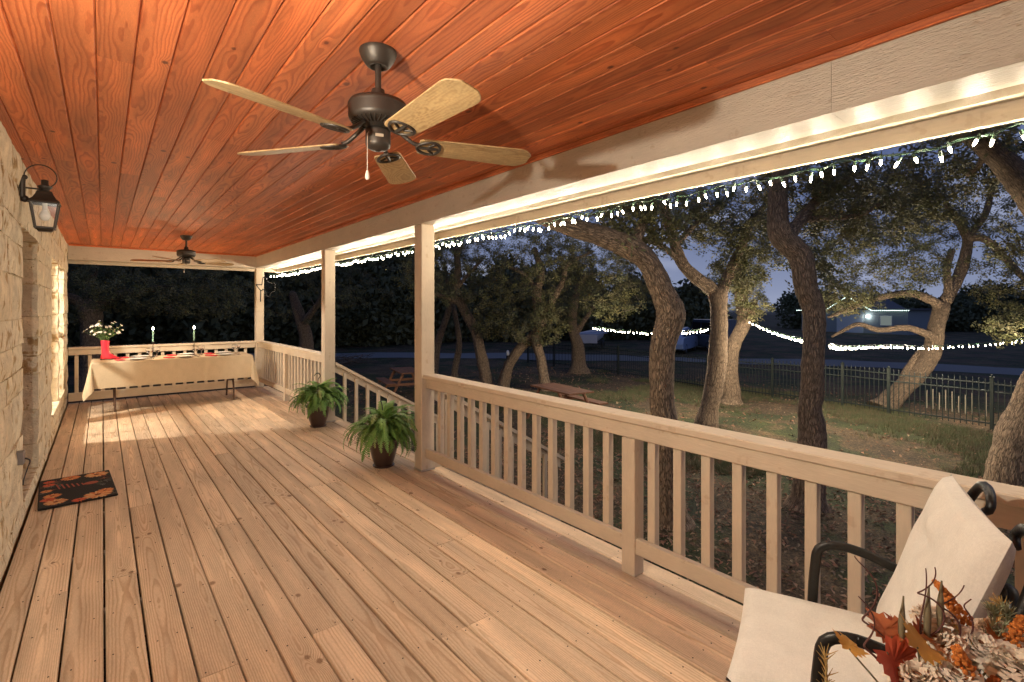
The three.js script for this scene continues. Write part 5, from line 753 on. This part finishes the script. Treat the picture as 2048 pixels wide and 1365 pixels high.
// iron fence in panels with finial posts
{
  const H = 1.16, run = [[15.1, 0.4], [15.24, -1.97], [15.38, -3.89], [15.57, -4.97], [15.59, -6.82], [15.75, -9.0], [16.1, -11.1], [16.41, -13.3], [16.75, -15.6], [16.9, -17.6], [16.8, -19.4]];
  const t = thing('iron_fence', 'dark green iron picket fence crossing the yard', 'fence'), gate = thing('fence_gate', 'narrow picket gate in the iron fence between two close posts', 'gate');
  for (const [x, z] of run) { const p = mesh('fence_post', cb(-0.034, 0.034, -0.1, H, -0.034, 0.034, 0.006, 1), M.fence, t); p.position.set(x, groundY(x, z), z); mesh('post_cap', merge([cb(-0.042, 0.042, H, H + 0.022, -0.042, 0.042, 0.006), at(new THREE.SphereGeometry(0.024, 10, 8), 0, H + 0.04, 0)]), M.fence, p); }
  const pk = merge([cb(-0.008, 0.008, 0.06, H - 0.06, -0.008, 0.008, 0.002, 1), at(new THREE.ConeGeometry(0.014, 0.06, 4), 0, H - 0.03, 0)]);
  for (let i = 0; i < run.length - 1; i++) {
    const [x0, z0] = run[i], [x1, z1] = run[i + 1], L = Math.hypot(x1 - x0, z1 - z0), n = Math.round(L / 0.105), o = i === 2 ? gate : t, g0 = (groundY(x0, z0) + groundY(x1, z1)) / 2, a = Math.atan2(x1 - x0, z1 - z0);
    for (const y of [0.14, H - 0.30, H - 0.13]) { const rl = mesh('rail', cb(-0.015, 0.015, -0.015, 0.015, -L / 2 + 0.036, L / 2 - 0.036, 0.003), M.fence, o); rl.position.set((x0 + x1) / 2, g0 + y, (z0 + z1) / 2); rl.rotation.y = a; }
    for (let k = 1; k < n; k++) { const e = k / n, p = mesh('picket', pk, M.fence, o); p.position.set(lerp(x0, x1, e), g0, lerp(z0, z1, e)); p.rotation.y = a; }
  }
  const s = thing('stake_row', 'row of pale garden stakes standing beyond the iron fence', 'stakes'), pale = std([0.34, 0.30, 0.22]), r = rng(12);
  for (let k = 0; k < 10; k++) { const z = -3.5 + k * 0.13, st = mesh('stake', cb(-0.011, 0.011, -0.1, 0.42 + 0.18 * r(), -0.011, 0.011, 0.003, 1), pale, s); st.position.set(17.2, groundY(17.2, z), z); st.rotation.z = (r() - 0.5) * 0.08; }
}
// light strings hung from tree to tree
stringLights('glowing light string sagging behind the leaning oak to the forked one', [[10.95, 1.05, -9.85], [11.2, 0.97, -9.2], [11.3, 0.93, -8.2], [11.0, 0.98, -7.1], [10.45, 1.12, -5.95]], 0.075, 61, LAMP.yard, 9, 1.9);
stringLights('glowing light string between the slim oak and the S-curved one', [[13.5, 1.22, -6.5], [12.6, 1.05, -5.6], [11.2, 0.99, -4.6], [9.8, 1.0, -3.7]], 0.085, 62, LAMP.yard, 9, 1.9);
stringLights('glowing light string running right from the S-curved oak to the slanting one and on', [[9.0, 0.98, -3.05], [11.2, 0.83, -3.45], [13.6, 0.74, -3.5], [15.6, 0.64, -3.1], [16.4, 0.70, -2.4], [16.9, 0.86, -1.5], [17.2, 0.95, -0.9]], 0.10, 63, LAMP.yard, 9, 1.9);
// picnic tables
function picnic(label, x, z, turn) {
  const t = thing('picnic_table', label, 'picnic table', [x, groundY(x, z), z], turn, 'picnic tables in the yard'), wood = std([0.30, 0.17, 0.12], { roughness: 0.8, map: deckTex });
  for (let k = 0; k < 5; k++) mesh('plank', cb(-0.80, 0.80, 0.72, 0.757, -0.36 + k * 0.147, -0.36 + k * 0.147 + 0.14, 0.004, 0, k * 0.4, k * 0.3), wood, t);
  for (const s of [-1, 1]) for (const k of [0, 1]) mesh('bench_plank', cb(-0.80, 0.80, 0.42, 0.457, s * 0.66 - 0.14 + k * 0.143, s * 0.66 - 0.14 + k * 0.143 + 0.137, 0.004, 0, k, s), wood, t);
  for (const sx of [-0.55, 0.55]) { for (const s of [-1, 1]) mesh('leg', tube([[sx, -0.02, s * 0.62, 0.045], [sx, 0.715, s * 0.24, 0.045]], 6, { flat: [1, 0.6] }), wood, t); mesh('cross_beam', cb(sx - 0.06, sx - 0.022, 0.34, 0.418, -0.78, 0.78, 0.004), wood, t); }
}
picnic('brown picnic table seen over the long railing, right of the nearest post', 8.6, -8.72, 1.42);
picnic('dark picnic table with benches seen through the stair opening', 7.5, -14.55, 1.35);
{ const t = thing('marker_post', 'low post with a white round marker by the lane', 'marker', [14.6, groundY(14.6, -18.3), -18.3]); mesh('post', cb(-0.05, 0.05, -0.1, 0.55, -0.05, 0.05, 0.006, 1), M.fence, t); mesh('reflector', at(new THREE.SphereGeometry(0.11, 16, 12).scale(0.7, 1.3, 0.7), 0, 0.66, 0), std([0.7, 0.7, 0.72]), t); }
{ // brush pile by the lane
  const t = thing('brush_pile', 'dark pile of cut branches lying before the lane', 'brush pile', [8.2, groundY(8.2, -23.4), -23.4], 0.6), r = rng(21), L = []; for (let i = 0; i < 130; i++) { const x = (r() - 0.5) * 5, z = (r() - 0.5) * 1.2, y = 0.35 * r(), a = r() * 6.3, l = 0.4 + 0.7 * r(); L.push(tube([[x, y, z, 0.02], [x + Math.cos(a) * l * 0.5, y + 0.14 * r(), z + Math.sin(a) * l * 0.5, 0.014], [x + Math.cos(a) * l, y + 0.3 * r() - 0.05, z + Math.sin(a) * l, 0.006]], 4)); } const b = mesh('cut_branches', merge(L), M.twig, t); b.userData.kind = 'stuff'; }
// parked things beyond the lane
function car(label, p, turn, c, truck) {
  const t = thing('parked_car', label, truck ? 'van' : 'car', p, turn, 'vehicles parked beyond the lane'), paint = new THREE.MeshPhysicalMaterial({ color: new THREE.Color().setRGB(...c), roughness: 0.35, clearcoat: 1, clearcoatRoughness: 0.1 }), dark = std([0.015, 0.015, 0.018], { roughness: 0.1 }), rub = std([0.02, 0.02, 0.02]);
  const ex = (pts, d, b) => { const s = new THREE.Shape(); pts.forEach((q, i) => i ? s.lineTo(...q) : s.moveTo(...q)); s.closePath(); const g = new THREE.ExtrudeGeometry(s, { depth: d - 2 * b, bevelEnabled: true, bevelThickness: b, bevelSize: b, bevelSegments: 3, curveSegments: 6 }); return g.translate(0, 0, -(d - 2 * b) / 2); };
  const H = truck ? 0.55 : 0;
  mesh('body', ex([[-2.15, 0.38], [-2.2, 0.62], [-2.12, 0.92], [-1.5, 0.98], [0.75, 0.98], [1.35, 0.95], [2.05, 0.84], [2.2, 0.6], [2.15, 0.36], [1.9, 0.3], [-1.9, 0.3]], 1.76, 0.06), paint, t);
  mesh('cabin', ex(truck ? [[-2.0, 0.98], [-1.95, 1.95], [0.5, 1.95], [1.0, 0.98]] : [[-2.0, 0.98], [-1.6, 1.46], [-0.2, 1.52], [0.35, 1.44], [1.05, 0.98]], 1.5, 0.07), paint, t);
  mesh('windscreen', (() => { const g = new Geo(), y1 = truck ? 1.88 : 1.40, x1 = truck ? 0.585 : 0.46; g.quad([1.11, 1.02, -0.66], [1.11, 1.02, 0.66], [x1 + 0.06, y1, 0.58], [x1 + 0.06, y1, -0.58], [0, 1, 0]); return g.build(); })(), dark, t);
  for (const s of [-1, 1]) { const g = new Geo(); for (const [a, b] of [[-1.45, -0.45], [-0.38, 0.55]]) g.quad([a, 1.03, s * 0.757], [b + (b > 0 ? 0.22 : 0), 1.03, s * 0.757], [b, 1.38 + H * 0.8, s * 0.757], [a, 1.38 + H * 0.8, s * 0.757], [0, 1, 0]); mesh('side_window', g.build(), dark, t); }
  for (const x of [-1.35, 1.35]) for (const s of [-1, 1]) { const w = new THREE.Group(); w.name = 'wheel'; w.position.set(x, 0.32, s * 0.78); t.add(w); mesh('tyre', new THREE.TorusGeometry(0.235, 0.085, 10, 24).scale(1, 1, 1.25), rub, w); mesh('rim', new THREE.CylinderGeometry(0.18, 0.18, 0.13, 18).rotateX(Math.PI / 2), std([0.4, 0.4, 0.42], { metalness: 0.8, roughness: 0.3 }), w); }
  for (const s of [-1, 1]) mesh('headlight', at(new THREE.SphereGeometry(0.12, 12, 8).scale(0.6, 0.6, 1.3), 2.13, 0.7, s * 0.62), std([0.6, 0.6, 0.62], { roughness: 0.1 }), t);
  mesh('bumper', cb(2.12, 2.26, 0.34, 0.52, -0.84, 0.84, 0.03), rub, t);
}
car('light blue car parked beyond the lane, half hidden by the leaning oak', [28.2, GY, -18.2], 0.35, [0.30, 0.42, 0.68]);
car('tall dark van parked right of the light blue car', [31.5, GY, -18.0], 1.1, [0.03, 0.045, 0.08], true);
{ // boat on a trailer
  const t = thing('parked_boat', 'small white boat on a trailer at the edge of the wood', 'boat', [26.4, GY, -23.6], 0.45), s = [], n = 14; const pos = [], idx = [], w = 8;
  for (let i = 0; i <= n; i++) { const u = i / n, hw = 0.85 * Math.pow(Math.sin(Math.PI * (0.5 - 0.5 * u) + 0.0), 0.55) + 0.01, keel = 0.42 + 0.5 * Math.pow(u, 3), top = 1.0 + 0.25 * u; for (let k = 0; k <= w; k++) { const a = (k / w - 0.5) * Math.PI; pos.push(-1.9 + u * 4.0, lerp(keel, top, 1 - Math.cos(a) ** 0.7), Math.sin(a) * hw); } }
  for (let i = 0; i < n; i++) for (let k = 0; k < w; k++) { const a = i * (w + 1) + k, b = a + 1, c = a + w + 1, d = c + 1; idx.push(a, b, c, b, d, c); }
  const g = new THREE.BufferGeometry(); g.setAttribute('position', new THREE.Float32BufferAttribute(pos.map(v => Number.isFinite(v) ? v : 0.5), 3)); g.setAttribute('uv', new THREE.Float32BufferAttribute(new Float32Array(pos.length / 3 * 2), 2)); g.setIndex(idx); g.computeVertexNormals();
  mesh('hull', g, std([0.62, 0.62, 0.66], { side: THREE.DoubleSide, roughness: 0.4 }), t); mesh('deck_cover', cb(-1.75, 1.2, 0.98, 1.05, -0.72, 0.72, 0.02, 0), std([0.35, 0.36, 0.42]), t); mesh('transom', cb(-1.93, -1.88, 0.45, 1.0, -0.82, 0.82, 0.01), std([0.55, 0.55, 0.6]), t);
  mesh('trailer', merge([tube([[-1.8, 0.35, -0.5, 0.04], [1.2, 0.35, -0.4, 0.04], [2.9, 0.4, 0, 0.04]], 6), tube([[-1.8, 0.35, 0.5, 0.04], [1.2, 0.35, 0.4, 0.04], [2.9, 0.4, 0, 0.04]], 6), tube([[-0.6, 0.33, -0.8, 0.035], [-0.6, 0.33, 0.8, 0.035]], 6)]), M.fence, t); for (const z of [-0.85, 0.85]) mesh('wheel', new THREE.TorusGeometry(0.2, 0.09, 8, 18).translate(-0.6, 0.3, z), std([0.02, 0.02, 0.02]), t);
}
{ // neighbour's house, eaves outlined with lights
  const t = thing('neighbour_house', "pale neighbouring house with lights along its gable, far beyond the fence", 'house', [66.5, GY, -20.5], -0.28), wall = std([0.30, 0.33, 0.33]), roof = std([0.10, 0.10, 0.11]), cool = new THREE.Color(0.75, 1, 0.9);
  mesh('wall', cb(0, 6, 0, 2.6, -6, 6, 0.02), wall, t);
  for (const s of [-1, 1]) { const g = new Geo(); const q = (x, y, z) => [x, y, z]; g.quad(q(-0.4, 2.5, s * 2.6), q(6.2, 2.5, s * 2.6), q(6.2, 4.1, 0), q(-0.4, 4.1, 0), [3, 2.5, 0]); g.quad(q(-0.4, 2.6, s * 2.6), q(6.2, 2.6, s * 2.6), q(6.2, 4.2, 0), q(-0.4, 4.2, 0), [3, 2.5, 0]); g.quad(q(-0.4, 2.5, s * 2.6), q(-0.4, 2.6, s * 2.6), q(-0.4, 4.2, 0), q(-0.4, 4.1, 0)); mesh('roof', g.build(), roof, t); }
  { const g = new Geo(); g.tri([0, 2.6, -2.5], [0, 2.6, 2.5], [0, 4.1, 0]); mesh('gable', g.build(), wall, t); }
  mesh('side_roof', cb(-0.4, 6.2, 2.6, 2.75, -6.4, 6.4, 0.02), roof, t);
  for (const [z, w] of [[-4.2, 1.0], [3.9, 1.2]]) { const wn = mesh('window', cb(-0.03, 0.02, 0.9, 2.0, z - w / 2, z + w / 2, 0.01), M.white, t); mesh('window_pane', cb(-0.045, -0.032, 0.96, 1.94, z - w / 2 + 0.06, z + w / 2 - 0.06, 0.002), glow(new THREE.Color(0.85, 1, 0.95), 0.12), wn); }
  mesh('garage_door', cb(-0.05, 0.01, 0.02, 2.1, -1.5, 1.5, 0.01), std([0.65, 0.68, 0.68]), t);
  const bm = glow(cool, 5), L = (a, b, n, nm) => { for (let i = 0; i <= n; i++) { const e = i / n; const m = mesh('eave_bulb', new THREE.SphereGeometry(0.035, 8, 6), bm, t); m.position.set(-0.46, lerp(a[0], b[0], e), lerp(a[1], b[1], e)); } };
  L([2.55, -2.65], [4.15, 0], 22); L([4.15, 0], [2.55, 2.65], 22); L([2.55, -6.3], [2.55, -2.8], 18); L([2.55, 2.8], [2.55, 6.3], 18);
  const pl = mesh('porch_light', at(new THREE.SphereGeometry(0.12, 12, 8), -0.25, 1.9, 2.05), glow(new THREE.Color(0.9, 1, 1), 8), t); const l = new THREE.PointLight(new THREE.Color(0.85, 1, 1), 0.8); l.position.set(-0.25, 1.9, 2.05); l.castShadow = true; t.add(l);
}
// ================================================================ autumn bouquet on a small table by the chair
{
  const st = thing('side_table', 'small round iron side table under the autumn bouquet, below the picture', 'side table', [1.345, -0.095, -0.275]);
  mesh('table_top', lathe([[0, 0.50], [0.24, 0.50], [0.25, 0.507], [0.25, 0.515], [0.24, 0.52], [0, 0.52]], 36), M.iron, st);
  for (let k = 0; k < 3; k++) { const a = k * 2.094 + 0.4; mesh('leg', tube([[Math.cos(a) * 0.08, 0.5, Math.sin(a) * 0.08, 0.011], [Math.cos(a) * 0.06, 0.3, Math.sin(a) * 0.06, 0.011], [Math.cos(a) * 0.19, 0.106, Math.sin(a) * 0.19, 0.011]], 8, { step: 0.03 }), M.iron, st); }
  const vs = thing('clay_vase', 'squat clay vase holding the autumn bouquet, below the picture', 'vase', [1.345, 0.4255, -0.275]);
  mesh('vase_body', lathe([[0, 0], [0.07, 0], [0.10, 0.05], [0.105, 0.10], [0.085, 0.15], [0.075, 0.175], [0.082, 0.185], [0.074, 0.187], [0.068, 0.17], [0, 0.16]], 32), std([0.35, 0.16, 0.08], { roughness: 0.7 }), vs);
  const B = thing('autumn_bouquet', 'autumn bouquet of dried flowers, red maple leaves and curly twigs in the right corner', 'bouquet', [1.35, 0.555, -0.27]); B.scale.setScalar(1.08);
  const r = rng(2024), stemM = std([0.14, 0.13, 0.07], { roughness: 0.9 }), stems = [];
  const right = V(Math.cos(YAW), 0, Math.sin(YAW));
  const stemTo = (p, w = 0.0022) => stems.push(tube([[0, 0.0, 0, w], [p.x * 0.35, p.y * 0.5, p.z * 0.35, w], [p.x, p.y, p.z, w * 0.8]], 5, { step: 0.03 }));
  const smooth = g => { g.deleteAttribute('normal'); g.deleteAttribute('uv'); g = mergeVertices(g, 1e-5); g.computeVertexNormals(); g.setAttribute('uv', new THREE.Float32BufferAttribute(new Float32Array(g.attributes.position.count * 2), 2)); return g; };
  // maple leaves: five lobes, cupped, with a fold along the midrib
  const mapleGeo = seed => { const q = rng(seed), out = [[0, -0.03], [0.10, -0.12], [0.30, -0.25], [0.33, -0.13], [0.55, -0.12], [0.46, 0.03], [0.72, 0.08], [0.62, 0.20], [0.88, 0.42], [0.66, 0.42], [0.62, 0.56], [0.40, 0.42], [0.33, 0.58], [0.42, 0.76], [0.25, 0.74], [0.14, 0.88], [0, 1.08]], full = [...out, ...out.slice(1, -1).reverse().map(([x, y]) => [-x, y])], g = new Geo(), c = [0, 0.22], f = ([x, y]) => [x * 0.062, 0.012 * Math.abs(x) + 0.010 * n3(x * 1.3, y * 1.3, seed) - 0.018 * (y - 0.2) * (y - 0.2), y * 0.062]; const N = full.length; for (let i = 0; i < N; i++) { const a = full[i], b = full[(i + 1) % N], m = [(a[0] + b[0]) / 2 * 0.55 + c[0] * 0.45, (a[1] + b[1]) / 2 * 0.55 + c[1] * 0.45]; g.tri(f(c), f(a), f(m)); g.tri(f(m), f(a), f(b)); g.tri(f(c), f(m), f(b)); } return smooth(g.build()); };
  const leafCols = [[0.52, 0.09, 0.04], [0.60, 0.14, 0.06], [0.62, 0.32, 0.05], [0.42, 0.12, 0.04], [0.48, 0.20, 0.06]].map(c => std(c, { side: THREE.DoubleSide, roughness: 0.75, map: fabricTex }));
  [[-0.105, 0.255, -0.03, 0, 1.25], [-0.02, 0.25, 0.0, 1, 1.15], [-0.06, 0.275, -0.045, 2, 1.0], [-0.075, 0.265, 0.0, 3, 0.9], [0.03, 0.245, -0.02, 4, 1.0], [0.0, 0.235, 0.06, 1, 0.85], [0.07, 0.27, 0.02, 2, 0.8], [0.055, 0.255, 0.07, 0, 0.8], [0.13, 0.26, 0.0, 4, 0.75], [-0.13, 0.215, 0.04, 2, 0.7]].forEach(([u, y, w, c, s], i) => { const p = right.clone().multiplyScalar(u).add(V(-right.z * -w, 0, right.x * -w)).setY(y); const m = mesh('maple_leaf', mapleGeo(40 + i), leafCols[c], B); m.position.copy(p); m.rotation.set(0.5 + 0.5 * r(), -YAW + (i - 2) * 0.9 + 2.6, (r() - 0.5) * 0.8); m.scale.setScalar(s); stemTo(p); });
  // curly twigs
  const twigM = std([0.10, 0.035, 0.028], { roughness: 0.7 });
  const curl = (u, y0, h, k, rad, ph, lean) => { const L = []; for (let i = 0; i <= 40; i++) { const e = i / 40, a = ph + e * k, q = rad * (0.35 + 0.65 * Math.sin(Math.PI * e)); const uu = u + lean * e + q * Math.cos(a) * 0.6, yy = y0 + h * e + q * Math.sin(a) * 0.7; L.push([right.x * uu, yy, right.z * uu + q * Math.sin(a + 1) * 0.5, lerp(0.0026, 0.0011, e)]); } mesh('curly_twig', tube(L, 5), twigM, B); };
  curl(-0.085, 0.22, 0.20, 9, 0.022, 0, -0.055); curl(-0.095, 0.21, 0.13, 6, 0.02, 2, -0.045); curl(0.0, 0.22, 0.18, 12, 0.024, 1, 0.0); curl(0.015, 0.22, 0.15, 8, 0.026, 4, 0.045); curl(0.02, 0.21, 0.13, 7, 0.022, 3, 0.07); curl(-0.03, 0.2, 0.06, 14, 0.018, 5, -0.04); curl(0.0, 0.2, 0.2, 4, 0.012, 2, -0.012);
  // thick pods
  for (const [u, y, h] of [[-0.055, 0.24, 0.10], [-0.005, 0.24, 0.12], [0.02, 0.27, 0.10]]) mesh('seed_pod', tube([[right.x * u, y, right.z * u, 0.004], [right.x * (u + 0.004), y + h * 0.5, right.z * u, 0.0065], [right.x * (u + 0.018), y + h, right.z * u, 0.0015]], 7, { step: 0.012 }), std([0.16, 0.13, 0.07]), B);
  // ruffled cream blooms
  const bloomGeo = (seed, n) => { const q = rng(seed), L = []; for (let i = 0; i < n; i++) { const e = i / n, a = i * 2.4, th = 0.25 + 1.25 * e, R = 0.012 + 0.022 * Math.sin(th), g = new Geo(), w = 0.008 + 0.008 * e; const d = V(Math.sin(th) * Math.cos(a), Math.cos(th), Math.sin(th) * Math.sin(a)), u = V(-Math.sin(a), 0, Math.cos(a)), p = d.clone().multiplyScalar(R), t = d.clone().multiplyScalar(R + 0.016 + 0.006 * q()).add(V(0, -0.006 * e, 0)); const rows = [[p, w * 0.4], [p.clone().lerp(t, 0.55).add(V(0, 0.004, 0)), w], [t, w * 0.85]]; const pt = (k, s) => { const o = rows[k][0].clone().addScaledVector(u, rows[k][1] * s); o.y += (q() - 0.5) * 0.004 * k; return [o.x, o.y, o.z]; }; for (let k = 0; k < 2; k++) for (const [s0, s1] of [[-1, 0], [0, 1]]) { const A = pt(k, s0), Bq = pt(k, s1), C = pt(k + 1, s1), D = pt(k + 1, s0); g.quad(A, Bq, C, D); } L.push(smooth(g.build())); } return merge(L); };
  const blooms = [bloomGeo(1, 72), bloomGeo(2, 80), bloomGeo(3, 64)], cream = [[0.70, 0.60, 0.47], [0.76, 0.68, 0.56], [0.60, 0.47, 0.34]].map(c => std(c, { side: THREE.DoubleSide, roughness: 0.9 })), heart = std([0.22, 0.10, 0.05], { roughness: 1 });
  [[-0.065, 0.205, 0.05, 1.0], [0.0, 0.215, 0.05, 0.95], [0.045, 0.265, -0.04, 0.85], [0.115, 0.225, 0.04, 1.1], [0.10, 0.185, 0.09, 0.95], [-0.03, 0.17, 0.09, 1.0], [0.05, 0.175, 0.09, 0.9], [0.15, 0.2, 0.02, 0.95], [0.165, 0.24, -0.04, 0.8], [0.02, 0.245, 0.0, 0.8], [0.08, 0.25, 0.01, 0.75]].forEach(([u, y, w, s], i) => { const p = right.clone().multiplyScalar(u).add(V(-right.z * w * 0.9, 0, right.x * w)).setY(y), f = new THREE.Group(); f.name = 'bloom'; f.position.copy(p); f.scale.setScalar(s); f.rotation.set(-0.3 + 0.6 * r(), r() * 6, 0.45 - 0.5 * r()); B.add(f); mesh('petals', blooms[i % 3], cream[i % 3], f); mesh('flower_heart', new THREE.SphereGeometry(0.013, 10, 8).translate(0, 0.016, 0), heart, f); stemTo(p); });
  // orange plumes made of beads
  const plume = (u, y, w, len, lean, c) => { const L = []; for (let i = 0; i < 110; i++) { const e = Math.pow(r(), 0.8), q = 0.020 * (1 - e * 0.75) * Math.sqrt(r()), a = r() * 6.283; L.push(new THREE.IcosahedronGeometry(0.0042 * (0.7 + 0.6 * r()), 0).translate(lean * e + Math.cos(a) * q, len * e, Math.sin(a) * q)); } const m = mesh('plume', merge(L), c, B), p = right.clone().multiplyScalar(u).add(V(-right.z * w, 0, right.x * w)).setY(y); m.position.copy(p); m.rotation.y = -YAW; stemTo(p); };
  const orange = std([0.50, 0.16, 0.03], { roughness: 1 }), rust = std([0.40, 0.12, 0.03], { roughness: 1 });
  plume(0.10, 0.27, -0.03, 0.085, -0.06, orange); plume(-0.115, 0.155, 0.06, 0.06, -0.05, orange); plume(0.05, 0.17, 0.06, 0.06, 0.02, rust); plume(0.15, 0.245, 0.0, 0.06, 0.03, orange); plume(0.02, 0.235, 0.06, 0.05, -0.02, orange); plume(-0.02, 0.15, 0.1, 0.05, 0.03, orange); plume(0.135, 0.16, 0.08, 0.05, 0.0, rust);
  // golden grass heads arching left, and grey-green sprigs
  const gold = std([0.42, 0.28, 0.10], { roughness: 1 }), sage = std([0.26, 0.27, 0.16], { roughness: 0.95, side: THREE.DoubleSide });
  const grassHead = (pts, m) => { const c = new THREE.CatmullRomCurve3(pts.map(([u, y, w]) => V(right.x * u - right.z * w, y, right.z * u + right.x * w))), L = [tube(c.getPoints(14).map((p, i) => [p.x, p.y, p.z, 0.002]), 4)]; for (let i = 0; i < 90; i++) { const e = 0.35 + 0.65 * i / 90, p = c.getPoint(e), t = c.getTangent(e), a = V(r() - 0.5, r() - 0.3, r() - 0.5).normalize().multiplyScalar(0.9).add(t).normalize().multiplyScalar(0.016 + 0.012 * r()); L.push(tube([[p.x, p.y, p.z, 0.0016], [p.x + a.x, p.y + a.y, p.z + a.z, 0.0005]], 3, { cap: false })); } mesh('grass_head', merge(L), m, B); };
  grassHead([[-0.03, 0.05, 0.02], [-0.12, 0.11, 0.03], [-0.20, 0.15, 0.02], [-0.205, 0.235, 0.0]], gold); grassHead([[-0.03, 0.04, 0.05], [-0.16, 0.10, 0.08], [-0.26, 0.115, 0.08], [-0.32, 0.13, 0.07]], gold); grassHead([[-0.02, 0.04, 0.05], [-0.12, 0.11, 0.1], [-0.19, 0.12, 0.11], [-0.24, 0.118, 0.12]], gold); grassHead([[0.02, 0.05, 0.03], [0.09, 0.16, 0.06], [0.12, 0.2, 0.08]], gold);
  for (let i = 0; i < 9; i++) { const u = 0.03 + 0.17 * r(), y = 0.19 + 0.11 * r(), w = (r() - 0.5) * 0.14; grassHead([[0.01, 0.05, 0], [u * 0.5, y * 0.6, w * 0.5], [u, y, w], [u + 0.03 * (r() - 0.3), y + 0.035 * r(), w]], i % 3 ? sage : gold); }
  mesh('stems', merge(stems), stemM, B).userData.kind = 'stuff';
}
renderer.render(scene, camera);
